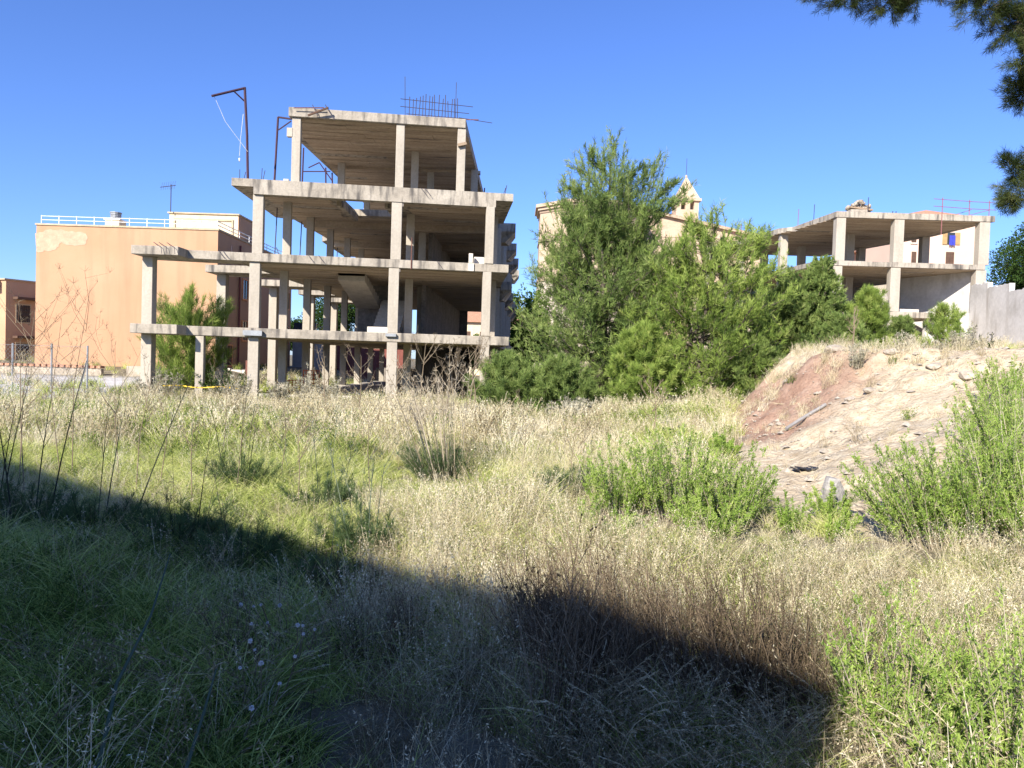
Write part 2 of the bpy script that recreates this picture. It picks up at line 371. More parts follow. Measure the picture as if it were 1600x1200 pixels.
# floor one
s1 = MB().prism([(-14.25, 28.9), (-12.5, 28.95), (-12.5, Yf(-12.5)), (0.0, Yf(0.0)), (-0.5, 37), (0.3, 57), (-9.0, 57), (-10.4, 46), (-10.5, 31.4), (-14.25, 30.5)], Z1 - 0.36, Z1)
s1.build('slab', M['concrete'], A, bevel=0.015)
s2 = MB().prism([(-14.25, 28.9), (-12.5, 28.95), (-12.5, Yf(-12.5)), (-0.1, Yf(-0.1)), (-0.5, 37), (-0.5, 57), (-9.6, 57), (-10.6, 44), (-10.9, 31.4), (-14.25, 30.7)], Z2 - 0.33, Z2)
s2.build('slab', M['concrete'], A, bevel=0.015)
# floor three is two pieces round the stair well
HX0, HX1, HY0, HY1 = -7.35, -5.15, 32.2, 35.6
def holed(poly_l, poly_r, poly_f, poly_b, z0, z1): 
    for p in (poly_l, poly_r, poly_f, poly_b): MB().prism(p, z0, z1).build('slab', M['concrete'], A)
t = 0.30
MB().prism([(-10.95, Yf(-10.95)), (HX0, Yf(HX0)), (HX0, 57), (-9.9, 57), (-10.0, 50.4), (-11.0, 50.2), (-10.9, 44), (-10.3, 43.2), (-10.55, 37.2), (-11.3, 36.7)], Z3 - t, Z3).build('slab', M['concrete'], A)
MB().prism([(HX1, Yf(HX1)), (0.0, Yf(0)), (-0.46, 36.5), (-0.9, 36.7), (-0.5, 57), (HX1, 57)], Z3 - t, Z3).build('slab', M['concrete'], A)
MB().prism([(HX0, Yf(HX0)), (HX1, Yf(HX1)), (HX1, HY0), (HX0, HY0)], Z3 - t, Z3).build('slab', M['concrete'], A)
MB().prism([(HX0, HY1), (HX1, HY1), (HX1, 57), (HX0, 57)], Z3 - t, Z3).build('slab', M['concrete'], A)
# roof
MB().prism([(-8.88, 30.3), (-2.0, 31.15), (-1.7, 50), (-9.1, 50), (-9.25, 40), (-9.45, 33.4), (-8.92, 31.2)], Z4 - 0.36, Z4).build('slab', M['concrete'], A, bevel=0.015)
# downstand beams
def beam(x0, y0, x1, y1, w, z0, z1, mat='concrete'):
    d = Vector((x1 - x0, y1 - y0)); L_ = d.length; a = math.atan2(d.y, d.x)
    return MB().obox(((x0 + x1) / 2, (y0 + y1) / 2, (z0 + z1) / 2), (L_, w, z1 - z0), a).build('beam', M[mat], A)
beam(-10.15, Yf(-10.15) + 0.19, -0.72, Yf(-0.72) + 0.19, 0.40, Z3 - 0.58, Z3 - t - 0.003)
for y in (37.4, 43.8, 50.4): beam(-10.1, y, -0.9, y + 0.25, 0.45, Z3 - 0.62, Z3 - t - 0.003, 'soffit')
for y in (38.0, 44.6): beam(-9.0, y, -1.7, y + 0.2, 0.35, Z4 - 0.5, Z4 - 0.363, 'soffit')
beam(HX0 + 0.1, HY0 + 0.003, HX0 + 0.1, HY1, 0.2, Z3 - 0.55, Z3 - t - 0.004); beam(HX1 - 0.1, HY0 + 0.003, HX1 - 0.1, HY1, 0.2, Z3 - 0.55, Z3 - t - 0.004)
# soffit boards, joined: the marks of the formwork, standing a little proud of each other
def soffit(x0, x1, y0, y1, z, seed, yfun=None, cut=None):
    R = random.Random(seed); mb = MB(); y = y0
    while y < y1:
        w = 0.55
        xa = x0(y) if callable(x0) else x0; xb = x1(y) if callable(x1) else x1
        x = xa
        while x < xb - 0.2:
            l = min(R.uniform(1.4, 3.2), xb - x); yo = (x + 5) * 0.125 * max(0, 1 - (y - y0) / 26)
            h = R.uniform(0.006, 0.035)
            if not (R.random() < 0.02) and not (cut and x < cut[1] and x + l > cut[0] and cut[2] - .6 < y + yo < cut[3]):
                b = len(mb.v); ya = y + yo; yb = y + yo + w - 0.035; yo2 = (x + l + 5) * 0.125 * max(0, 1 - (y - y0) / 26); yc = y + yo2; yd = yc + w - 0.035
                mb.prism([(x, ya), (x + l - 0.012, yc), (x + l - 0.012, yd), (x, yb)], z - h, z - 0.0015)
            x += l
        y += w
    o = mb.build('soffit_boards', M['soffit'], A); tag(o, kind='stuff')
soffit(-10.2, -0.9, 31.1, 56, Z1 - 0.36, 1)
soffit(-10.4, -0.85, 31.1, 56, Z2 - 0.33, 2)
soffit(-10.3, -1.1, 31.35, 56, Z3 - t, 3, cut=(HX0 - 0.1, HX1 + 0.1, HY0, HY1))
soffit(lambda y: -8.6 - 0.5 * min(1, max(0, (y - 31.2) / 2)), -1.95, 30.95, 49.4, Z4 - 0.36, 4)
# columns: (x, y) rows, floor by floor
def column(x, y, z0, z1, w=0.37, d=0.37, mat='column', rot=ROT_A):
    return MB().obox((x, y, (z0 + z1) / 2), (w, d, z1 - z0 - 0.004), rot).build('column', M[mat], A, bevel=0.012)
leftrow = [(-10.05, 30.42), (-9.68, 33.0), (-9.6, 36.4), (-9.42, 39.6), (-9.15, 42.4), (-9.1, 46), (-9.05, 50), (-9.0, 54)]
midrow = [(-4.65, 31.02), (-4.62, 34.9), (-4.5, 38.4), (-4.4, 42), (-4.3, 46), (-4.3, 50.5), (-4.3, 55)]
rrow = [(rightrow(y) if y > 32 else -0.98, y) for y in (31.42, 34.9, 38.2, 41.5, 44.8, 48.2, 51.6, 55)]
for (z0, z1, lv) in ((-0.6, Z1 - 0.36, 0), (Z1, Z2 - 0.33, 1), (Z2, Z3 - t, 2)):
    for i, (x, y) in enumerate(leftrow): column(x - (0.02 if lv < 2 else -0.06), y, z0, z1 - (0.28 if lv == 2 and i == 0 else 0), 0.40 if i == 0 else 0.33)
    for i, (x, y) in enumerate(midrow): column(x - (0.05 if lv < 2 and i == 0 else 0), y, z0, z1 - (0.28 if lv == 2 and i == 0 else 0), 0.41 if i == 0 else 0.36)
    for i, (x, y) in enumerate(rrow): column(x + (0.06 if lv == 2 and i == 0 else 0), y, z0, z1 - (0.28 if lv == 2 and i == 0 else 0), 0.34 if i == 0 else 0.34, 0.37 if i == 0 else 0.9)
for (x, y) in ((-8.62, 30.62), (-4.6, 31.1), (-2.17, 31.38), (-8.35, 37.3), (-4.5, 34.9), (-4.15, 38.2), (-1.98, 37.9), (-8.3, 43.5), (-4.2, 44), (-1.9, 44)):
    column(x, y, Z3, Z4 - 0.36, 0.33)
# left hand wings on floors one and two, on their own columns
for (x0, x1, y0, y1) in ((-13.75, -10.75, 34.6, 36.5), (-13.35, -10.6, 40.7, 42.6), (-12.7, -10.5, 45.8, 47.5), (-12.4, -10.3, 51.4, 53)):
    MB().box(x0, x1, y0, y1, Z2 - 0.33, Z2 - 0.002).build('balcony_slab', M['concrete'], A, bevel=0.01)
for (x, y) in ((-13.32, 35.6), (-12.85, 41.7), (-12.15, 46.7), (-12.05, 52.3)):
    column(x, y, -0.5, Z2 - 0.335, 0.42, 0.42, rot=0)
column(-13.92, 29.72, -0.6, Z1 - 0.36, 0.40, 0.4, rot=0); column(-13.92, 29.72, Z1, Z2 - 0.33, 0.40, 0.4, rot=0)
column(-12.05, Yf(-12.05) + 0.2, -0.6, Z1 - 0.36, 0.31, 0.31)
# right hand balconies
for z in (Z3, Z2):
    for i, (y, xe) in enumerate(((38.0, 0.12), (44.4, 0.2), (50.8, 0.36), (57.2, 0.45))):
        e = xe - (0.1 if z == Z2 else 0)
        MB().prism([(-1.0, y + 0.5), (e - 0.5, y + 0.3), (e - 0.3, y + 1.5), (-1.0, y + 1.5)], z - 0.9, z - 0.42,
                   [(-1.0, y), (e, y), (e, y + 1.9), (-1.0, y + 1.9)]).build('balcony_slab', M['concrete'], A)
        MB().box(-1.0, e, y, y + 1.9, z - 0.42 + 0.003, z).build('balcony_slab', M['concrete'], A, bevel=0.01)
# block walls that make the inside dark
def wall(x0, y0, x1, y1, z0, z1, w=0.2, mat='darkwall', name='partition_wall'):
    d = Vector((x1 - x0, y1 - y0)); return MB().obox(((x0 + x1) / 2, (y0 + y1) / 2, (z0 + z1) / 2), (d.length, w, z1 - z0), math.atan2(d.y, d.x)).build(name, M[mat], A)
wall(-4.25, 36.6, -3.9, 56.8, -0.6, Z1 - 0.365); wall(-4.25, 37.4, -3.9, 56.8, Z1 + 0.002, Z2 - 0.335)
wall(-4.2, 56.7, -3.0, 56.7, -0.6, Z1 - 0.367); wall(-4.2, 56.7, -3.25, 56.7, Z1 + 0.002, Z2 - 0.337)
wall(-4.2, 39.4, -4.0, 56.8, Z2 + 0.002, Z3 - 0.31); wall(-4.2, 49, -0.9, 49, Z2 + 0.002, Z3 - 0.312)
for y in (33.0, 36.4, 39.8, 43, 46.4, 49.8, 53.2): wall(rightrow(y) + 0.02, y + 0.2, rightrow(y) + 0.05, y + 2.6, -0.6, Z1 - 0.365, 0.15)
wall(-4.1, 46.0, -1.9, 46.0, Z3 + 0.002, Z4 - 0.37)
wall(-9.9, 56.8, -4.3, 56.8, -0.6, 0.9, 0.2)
# stair flights
def flight(x0, x1, ya, za, yb, zb, n=9):
    st = MB()
    st.poly([(x0, ya, za - 0.32), (x0, yb, zb - 0.32), (x1, yb, zb - 0.32), (x1, ya, za - 0.32)])
    for x in (x0, x1):
        pts = [(x, ya, za - 0.32), (x, yb, zb - 0.32)]
        prof = [(yb, zb)]
        for k in range(n - 1, -1, -1):
            zt = za + (zb - za) * (k + 1) / n; yk = ya + (yb - ya) * k / n
            prof.append((yk, zt)); 
            if k > 0: prof.append((yk, za + (zb - za) * k / n))
        st.poly(pts + [(x, y, z) for y, z in prof])
    st.poly([(x0, yb, zb - 0.32), (x0, yb, zb + .1), (x1, yb, zb + .1), (x1, yb, zb - 0.32)]); st.poly([(x0, ya, za - 0.32), (x1, ya, za - 0.32), (x1, ya, za + .02), (x0, ya, za + .02)])
    o = st.build('staircase', M['stair'], A)
    for k in range(n):
        zt = za + (zb - za) * (k + 1) / n; zl = za + (zb - za) * k / n; y0 = ya + (yb - ya) * k / n; y1 = ya + (yb - ya) * (k + 1) / n
        MB().box(x0 - 0.01, x1 + 0.01, min(y0, y1), max(y0, y1) + 0.0, min(zl, zt) + 0.004, zt + 0.012).build('step', M['stair'], o)
    return o
zm = (Z1 + Z2) / 2
flight(-6.15, -4.95, 34.2, Z1, 37.0, zm + 0.2, 9)
flight(-7.45, -6.3, 37.2, zm + 0.2, 33.2, Z2 - 0.34, 8)
MB().box(-7.5, -4.95, 37.25, 38.2, zm + 0.0, zm + 0.2).build('landing', M['stair'], A)
zm2 = (Z2 + Z3) / 2
MB().box(-6.2, -4.95, 33.5, 34.19, Z1 + 0.002, Z1 + 0.33).build('step', M['block'], A)
wall(-7.6, 38.4, -5.0, 38.4, Z1 + 0.002, Z2 - 0.337, 0.15)
# ground slab and low kerb under the frame
MB().prism([(-9.3, 33.5), (-5.0, 34.2), (-5.0, 52), (-9.3, 52)], -0.5, 0.05).build('floor_slab', M['block'], A)
MB().prism([(-10.4, 31.6), (-6.5, 32.0), (-6.5, 32.4), (-10.4, 32.0)], -0.5, 0.0).build('kerb', M['block'], A)
# fixings left on the faces
MB().obox((-10.0, Yf(-10.0) - 0.12, Z1 - 0.20), (0.72, 0.16, 0.2), ROT_A).build('steel_plate', M['grey'], A)
MB().obox((-4.72, Yf(-4.72) - 0.08, Z1 - 0.09), (0.42, 0.12, 0.12), ROT_A).build('steel_plate', M['grey'], A)
for x, z in ((-4.62, Z3 - 0.66), (-4.68, Z2 - 0.40)): MB().obox((x, Yf(x) + 0.27, z), (0.44, 0.44, 0.16), ROT_A).build('column_collar', M['darkwall'], A)
MB().obox((-2.12, 31.12, Z4 - 1.02), (0.36, 0.12, 0.11), ROT_A, -0.28).build('tie_board', M['wood'], A)
MB().obox((-8.85, 30.5, Z4 - 0.95), (0.22, 0.2, 0.34), 0).build('bracket_block', M['column'], A)
MB().obox((-1.65, Yf(-1.65) + 0.1, Z2 + 0.2), (0.16, 0.2, 0.38), ROT_A).build('upstand_block', M['block'], A)
MB().obox((-1.3, Yf(-1.3) + 0.6, Z2 + 0.16), (0.5, 0.4, 0.3), ROT_A).build('upstand_block', M['block'], A)
MB().obox((-1.63, Yf(-1.63) - 0.03, Z2 - 0.17), (0.24, 0.08, 0.31), ROT_A).build('shutter_scar', M['block'], A)
# starter bars on the roof and floor edges
def rods(pts_list, r, mat='rebar', name='rebar', parent=A):
    for pts in pts_list: MB().tube(pts, r, 5).build(name, M[mat], parent)
R = random.Random(3)
YR = 31.7
for i in range(16):
    x = -4.28 + i * 0.128 + R.uniform(-.02, .02); y = YR + x * 0.12
    rods([[(x, y, Z4), (x + R.uniform(-.05, .05), y, Z4 + R.uniform(0.72, 1.02))]], 0.016)
for x0, x1, z0, z1 in ((-4.65, -1.75, 0.72, 0.6), (-4.65, -1.9, 0.42, 0.32), (-4.4, -2.0, 0.14, 0.1)):
    rods([[(x0, YR + x0 * .12, Z4 + z0), (x1, YR + x1 * .12, Z4 + z1)]], 0.014)
rods([[(-4.45, YR - .5, Z4), (-4.5, YR - .5, Z4 + 1.62)], [(-2.45, YR - .25, Z4), (-2.45, YR - .25, Z4 + 1.55)]], 0.012)
rods([[(-2.3, YR - .3, Z4 + 0.12), (-0.95, YR - .2, Z4 - 0.02)]], 0.014); rods([[(-2.0, YR - .3, Z4 + 0.05), (-1.5, YR - .4, Z4 + 0.03)]], 0.02, 'rust')
rods([[(-8.1, 30.25, Z4 - 0.33), (-7.3, 30.2, Z4 - 0.02)]], 0.045, 'darkwood', 'timber_prop')
rods([[(-7.95, 30.3, Z4 + 0.1), (-7.7, 30.2, Z4 - 0.36)], [(-7.45, 30.3, Z4 + 0.12), (-7.05, 30.15, Z4 - 0.5)]], 0.014)
rods([[(-8.65, 30.2, Z4 - 0.07), (-7.5, 30.3, Z4 + 0.0)]], 0.02, 'rust')
for x, z, l in ((-10.75, Z3, .4), (-10.6, Z3, .32), (-9.93, Z3, .5), (-9.88, Z3, .42), (-0.35, Z3, .4), (-0.42, Z3, .3), (-11.0, Z2, .3), (-9.2, Z2, .3)):
    rods([[(x, Yf(x) + .3, z), (x + R.uniform(-.15, .1), Yf(x) + .3, z + l)]], 0.014)
for x, z in ((-3.7, Z3), (-3.55, Z3), (-8.0, Z2), (-7.6, Z2), (-11.2, Z2), (-11.35, Z2), (-3.0, Z2)):
    rods([[(x, Yf(x) - .02, z + 0.02), (x + .12, Yf(x) - .12, z - .12), (x + .27, Yf(x) - .1, z - .3)]], 0.010)
rods([[(-1.45, 36.5, Z3), (-1.40, 36.5, Z3 + 1.35)]], 0.03, 'rust'); rods([[(-0.3, 36.0, Z3), (-.3, 36, Z3 + .55)]], 0.02, 'pinkrebar')
for (x, z) in ((-13.3, Z2), (-13.1, Z2), (-12.8, Z2)): rods([[(x, 29.1, z), (x - .15, 29.0, z + .14), (x + .2, 28.85, z - .05), (x + .25, 28.8, z - .3)]], 0.011)
rods([[(-4.0, Yf(-4) + .06 - .1, Z2 - .36), (-4.0, Yf(-4) - .04, Z2 + 0.9)]], 0.022, 'rust')
for (x, y, z0, h) in ((-10.45, 34.2, Z2, 2.55), (-10.3, 37.6, Z2, 2.55), (-10.0, 44.0, Z2, 2.5)):
    rods([[(x - .08, y, z0), (x, y, z0 + h)]], 0.025, 'rebar', 'steel_prop')

A.location.x -= 0.18
# hoist frames standing on the slabs
h1 = empty('hoist_frame', (-10.4, 31.0, Z3), 'tall rusty gallows hoist with a long arm and hanging rope, standing on the slab corner', 'hoist', 'site hoist frames')
pb = P(387.5, 279, 31.0); pt = P(382.4, 136.5, 31.0); pa = P(331, 150, 30.2); pb[2] = Z3
MB().tube([pb, pb * 0.5 + pt * 0.5 + np.array([0.03, 0, 0]), pt], 0.055, 6).build('mast', M['redpaint'], h1)
MB().tube([pt + np.array([0, 0, -0.03]), pa], 0.05, 6).build('arm', M['redpaint'], h1)
MB().tube([P(366, 143, 30.7), P(382, 158, 31.0)], 0.03, 5).build('brace', M['redpaint'], h1)
MB().tube([P(335, 151, 30.3), P(352, 190, 30.5), P(387, 237, 30.9)], 0.008, 4).build('rope', M['rope'], h1)
MB().tube([P(380, 178, 30.9), P(376, 215, 30.8), P(374, 244, 30.8)], 0.010, 4).build('rope', M['rope'], h1)
MB().blob(P(374, 250, 30.8), (0.04, 0.04, 0.12), 1, 1).build('hook', M['rope'], h1)
h2 = empty('hoist_frame', (-10.0, 33.2, Z3), 'shorter rusty hoist bracket with its arm braced against the roof edge', 'hoist', 'site hoist frames')
q0 = P(428, 284, 33.2); q0[2] = Z3; q1 = P(434.5, 183, 33.2)
MB().tube([q0, q1], 0.05, 6).build('mast', M['redpaint'], h2)
MB().tube([q1, P(455, 186, 33.2)], 0.04, 6).build('arm', M['redpaint'], h2); MB().tube([P(435, 203, 33.2), P(455, 189, 33.2)], 0.03, 5).build('brace', M['redpaint'], h2)
h3 = empty('hoist_frame', (-10.2, 38, Z3), 'dark steel trestle of posts and rails behind the upper left column', 'trestle', 'site hoist frames')
for a, b in (((474.5, 231), (471.5, 288)), ((509, 262), (511, 289)), ((519, 270), (522, 290))):
    p0 = P(*a, 38.2); p1 = P(*b, 38.2); p1[2] = Z3; MB().tube([p0, p1], 0.04, 5).build('post', M['redpaint'], h3)
for a, b in (((472, 268), (516, 268)), ((482, 262), (499, 254)), ((499, 254), (520, 284))): MB().tube([P(*a, 38.2), P(*b, 38.2)], 0.03, 5).build('rail', M['redpaint'], h3)
bl = MB().obox((-9.35, 31.2, Z3 + 0.13), (0.2, 0.2, 0.26), 0.1).build('concrete_block', M['block'])
tag(bl, 'small concrete block left on the slab beside the upper left column', 'block')

# things at the foot of the frame
net = empty('orange_barrier', (-10.2, 33.5, -0.3), 'folded orange plastic site barrier between the left columns', 'barrier')
for (x0, x1, y, zb, zt) in ((-10.9, -10.1, 34.2, -0.1, 0.0), (-10.3, -9.3, 33.7, 0.0, 0.5), (-9.3, -8.6, 34.2, 0.0, 0.95)):
    n = MB()
    for k in range(6):
        z = zb + (zt - zb) * k / 5; n.obox(((x0 + x1) / 2, y, z + 0.02), (x1 - x0, 0.02, 0.035), 0)
    for k in range(7): n.obox((x0 + (x1 - x0) * k / 6, y, (zb + zt) / 2 + .03), (0.03, 0.02, zt - zb + 0.06), 0)
    n.build('net_panel', M['orangenet'], net)
tp = MB(); prev = None
for k in range(14):
    x = -13.2 + k * 0.21; tp.obox((x + .13, 29.0, 0.33 + 0.03 * math.sin(k * .8)), (0.28, 0.012, 0.03), 0, 0.02 * math.cos(k * .8))
tag(tp.build('warning_tape', M['yellow']), 'yellow tape strung low between the columns at the foot of the frame', 'tape')

# ================================================================ ORANGE BLOCK
B = empty('orange_apartment_building', (-22.6, 45, 0.3), 'flat roofed orange rendered building with a blank gable wall', 'building')
OX0, OX1, OY0, OY1, OZ = -28.0, -17.4, 45.0, 60.0, 8.75
MB().box(OX0, OX1, OY0, OY1, -0.5, OZ).build('wall', M['orange'], B)
MB().box(OX0 - 0.05, OX1 + 0.06, OY0 - 0.06, OY1, OZ + 0.003, OZ + 0.10).build('coping', M['creamdark'], B)
pat = [(55.5, 366), (70, 360), (90, 358), (112, 362), (133, 364), (137, 372), (134, 382), (118, 385), (95, 380), (88, 390), (70, 392), (57, 394)]
Rp = random.Random(4); pat = [(x0 + (x1 - x0) * t + Rp.uniform(-1.3, 1.3), y0 + (y1 - y0) * t + Rp.uniform(-1.5, 1.5)) for (x0, y0), (x1, y1) in zip(pat, pat[1:] + pat[:1]) for t in (0, .25, .5, .75)]
pp = [P(x, y, OY0 - 0.012) for x, y in pat]
pv = MB(); pv.poly([(q[0], OY0 - 0.012, q[2]) for q in reversed(pp)]); n0 = len(pp)
pv.build('repair_patch', M['patch'], B)
# side wall openings
def wopen(y0, y1, z0, z1, kind='window'):
    fr = MB()
    x = OX1
    for (a, b, c, d) in ((y0 - .06, y1 + .06, z1, z1 + .06), (y0 - .06, y1 + .06, z0 - .1, z0), (y0 - .06, y0, z0, z1), (y1, y1 + .06, z0, z1)): fr.box(x + 0.002, x + 0.07, a, b, c, d)
    o = fr.build(kind, M['orange_side'], B)
    MB().box(x + 0.003, x + 0.02, y0, y1, z0, z1).build('pane', M['glass'], o)
    MB().box(x + 0.021, x + 0.05, (y0 + y1) / 2 - .03, (y0 + y1) / 2 + .03, z0, z1).build('mullion', M['darkwood'], o)
for y in (49.2, 55.0, 58.2):
    for z0 in (5.15, 2.5): wopen(y, y + (.9 if y < 50 else 1.2), z0, z0 + 1.2)
wopen(46.6, 47.5, 0.9, 2.1)
MB().tube([(OX1 + 0.08, 48.5, 0), (OX1 + 0.08, 48.5, 8.4)], 0.06, 6).build('downpipe', M['maroon'], B)
MB().box(OX1 + .003, OX1 + .45, 46.3, 47.9, 6.75, 6.87).build('canopy', M['tile'], B)
MB().box(OX1 + .003, OX1 + .08, 56.2, 56.9, 3.1, 4.6).build('door', M['white'], B)
# penthouse
ph = MB().box(-22.5, -18.05, 50.0, 53.6, OZ, 10.55).build('roof_room', M['cream'], B)
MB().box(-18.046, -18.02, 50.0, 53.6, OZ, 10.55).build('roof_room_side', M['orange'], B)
MB().box(-22.6, -17.95, 49.9, 53.7, 10.553, 10.64).build('coping', M['creamdark'], B)
for (x0, x1, z0, z1) in ((-22.2, -18.35, 10.15, 10.25), (-22.2, -22.1, 9.2, 10.147), (-18.45, -18.35, 9.2, 10.147)): MB().box(x0, x1, 49.93, 49.997, z0, z1).build('trim', M['creamdark'], B)
ch = MB().box(-26.45, -25.55, 49.6, 50.5, OZ, 9.95).build('chimney', M['cream'], B)
MB().box(-26.52, -25.48, 49.54, 50.56, 9.953, 10.03).build('chimney_cap', M['white'], ch)
for k in range(5): MB().tube([(-26.0, 50.05, 10.04 + k * .1), (-26.0, 50.05, 10.11 + k * .1)], 0.33 if k < 4 else 0.36, 14).build('louver', M['grey'], ch)
ra = MB()
for z in (0.24, 0.46): ra.tube([(OX0 + .2, OY0 + .15, OZ + .1 + z), (OX1 - .1, OY0 + .15, OZ + .1 + z)], 0.018, 5); ra.tube([(OX1 - .1, OY0 + .15, OZ + .1 + z), (OX1 - .1, OY1, OZ + .1 + z)], 0.028, 5)
rl = ra.build('railing', M['white'], B)
for k in range(11): MB().tube([(OX0 + .2 + k * 1.03, OY0 + .15, OZ + .1), (OX0 + .2 + k * 1.03, OY0 + .15, OZ + .6)], 0.025, 5).build('railing_post', M['white'], rl)
for k in range(1, 9): MB().tube([(OX1 - .1, OY0 + .15 + k * 1.8, OZ + .1), (OX1 - .1, OY0 + .15 + k * 1.8, OZ + .6)], 0.025, 5).build('railing_post', M['white'], rl)
def aerial(loc, H, label, sc=1.0):
    a = empty('tv_aerial', loc, label, 'aerial')
    x, y, z = loc; MB().tube([(x, y, z), (x, y, z + H)], 0.03 * sc, 5).build('mast', M['rebar'], a)
    MB().tube([(x - .7 * sc, y, z + H - .2), (x + .3 * sc, y, z + H - .05)], 0.022 * sc, 4).build('boom', M['rebar'], a)
    for k in range(7): MB().tube([(x - .6 * sc + k * .14 * sc, y - .1, z + H - .4 + k * .02), (x - .6 * sc + k * .14 * sc, y + .1, z + H + .12 + k * .02)], 0.010 * sc, 4).build('element', M['rebar'], a)
aerial((-22.3, 49.7, 10.6), 1.75, 'thin television aerial on the cream roof room of the orange building')
# side annexe behind, in maroon shade, and solar tank block
gw = MB().box(-17.2, -9.0, 66, 66.3, -0.3, 3.0).build('garden_wall', M['maroon'])
tag(gw, 'maroon rendered garden wall seen through the open ground floor', 'wall')
ac = empty('rooftop_heater', (-15.5, 58.5, 3.0), 'dark solar water heater with grey tank beyond the open floor', 'water heater')
MB().obox((-15.9, 58.5, 3.6), (1.7, 0.1, 1.1), 0, 0, -.5).build('solar_panel', M['glass'], ac); MB().box(-16.9, -14.6, 58.9, 60.2, -0.3, 3.0).build('base', M['grey'], ac)

# far left house, seen at a grazing angle
Hh = empty('small_orange_house', (-36.6, 57, 0), 'shaded brown orange house with barred windows at the picture edge', 'house')
a0 = np.array([-37.0, 56.0]); a1 = np.array([-33.6, 62.5]); pl = np.array([-46.0, 58.5])
MB().prism([tuple(a0), tuple(a1), (-44, 66), tuple(pl)], -0.3, 6.45).build('wall', M['brown_render'], Hh)
MB().prism([(-37.0, 55.85), (-33.45, 62.5), (-44, 66.2), (-46.2, 58.4)], 6.453, 6.56).build('coping', M['creamdark'], Hh)
dv = (a1 - a0) / np.linalg.norm(a1 - a0); nv = np.array([dv[1], -dv[0]]); ang = math.atan2(dv[1], dv[0])
for z0 in (3.35, 0.5):
    def hb(s0, s1, o0, o1, z_0, z_1, nm, mt, par):
        c = a0 + dv * (s0 + s1) / 2 + nv * (o0 + o1) / 2
        return MB().obox((c[0], c[1], (z_0 + z_1) / 2), (s1 - s0, o1 - o0, z_1 - z_0), ang).build(nm, M[mt], par)
    w_ = hb(.7, 1.8, 0.003, 0.03, z0, z0 + 1.45, 'window', 'creamdark', Hh)
    hb(.78, 1.72, 0.031, 0.045, z0 + .1, z0 + 1.35, 'pane', 'glass', w_)
    for k in range(6): hb(.86 + k * .15, .885 + k * .15, 0.05, 0.08, z0 + .1, z0 + 1.35, 'window_bar', 'darkwood', w_)
    for k in range(4): hb(.78, 1.72, 0.082, 0.1, z0 + .25 + k * .3, z0 + .28 + k * .3, 'window_bar', 'darkwood', w_)
    hb(.5, 2.3, 0.003, 0.6, z0 + 1.75, z0 + 1.92, 'tiled_canopy', 'darkwood', Hh)
c = a0 + dv * 0.4
MB().obox((c[0] - 1.0, c[1] - .4, 6.1), (0.5, 0.5, 0.75), 0).build('floodlight', M['white'], Hh)
# low wall capped with tiles
lw = empty('tile_capped_wall', (-24, 38, 0), 'low plastered wall with a coping of clay tiles below the orange gable', 'wall')
MB().box(-34, -20.3, 37.9, 38.15, -0.2, 0.66).build('wall', M['rubblestone'], lw)
for k in range(46): MB().obox((-33.9 + k * 0.3, 38.02, 0.75), (0.2, 0.4, 0.12), 0, 0, 0).build('tile', M['tile'], lw)
MB().prism([(-20.297, 37.9), (-19.4, 37.9), (-19.4, 38.15), (-20.297, 38.15)], -0.2, 0.25).build('wall_end', M['rubblestone'], lw)
MB().obox((-18.6, 38.0, 0.3), (0.75, 0.5, 1.1), 0.1).build('pier', M['rubblestone'], lw)
kb = empty('low_block_kerb', (-15, 40, 0.2), 'row of pale blocks and a rusty drum against the foot of the gable', 'kerb')
for k in range(5): MB().obox((-19.0 + k * .85, 43.8, 0.5), (0.75, 0.4, 0.4 + .15 * (k % 2)), 0.03 * k).build('block', M['block'], kb)
MB().tube([(-14.9, 43.6, 0.3), (-14.9, 43.6, 1.25)], 0.24, 12).build('drum', M['rust'], kb)
# wire fence
fe = empty('wire_fence', (-18, 28.5, 0), 'chain link fence on thin steel posts before the gravel lot', 'fence')
pA, pB_ = P(81, 537, 29), P(137, 540, 29)
for p, b in ((pA, None), (pB_, None), (P(20, 536, 29), None)):
    MB().tube([(p[0], 29, -0.3), (p[0], 29, p[2])], 0.035, 6).build('post', M['grey'], fe)
MB().tube([(pB_[0], 29, pB_[2] - .5), (pB_[0] - .35, 29.0, -0.2)], 0.03, 5).build('post_brace', M['grey'], fe)
wm = MB(); x0 = pA[0] - 6; x1 = pB_[0]; z0 = -.1; z1 = pB_[2] - .05
k = x0
while k < x1:
    for s in (-1, 1):
        xa, xb = (k, k + (z1 - z0)) if s > 0 else (k + (z1 - z0), k)
        xa_, xb_ = min(max(xa, x0), x1), min(max(xb, x0), x1)
        if s > 0: za, zb = z0, z0 + (xb_ - xa_)
        else: zb = z0 + (min(k + z1 - z0, x1) - xb_); za = z0 + (k + z1 - z0 - xa_); 
        if s > 0: wm.tube([(xa_, 29, za), (xb_, 29, zb)], 0.0035, 3, False)
        else: wm.tube([(xa_, 29.01, za), (xb_, 29.01, z1 if xa == xa_ else zb)], 0.0035, 3, False)
    k += 0.16
for z in (z0, z1): wm.tube([(x0, 29, z), (x1, 29, z)], 0.006, 4, False)
tag(wm.build('wire_mesh', M['net'], fe), kind='stuff')

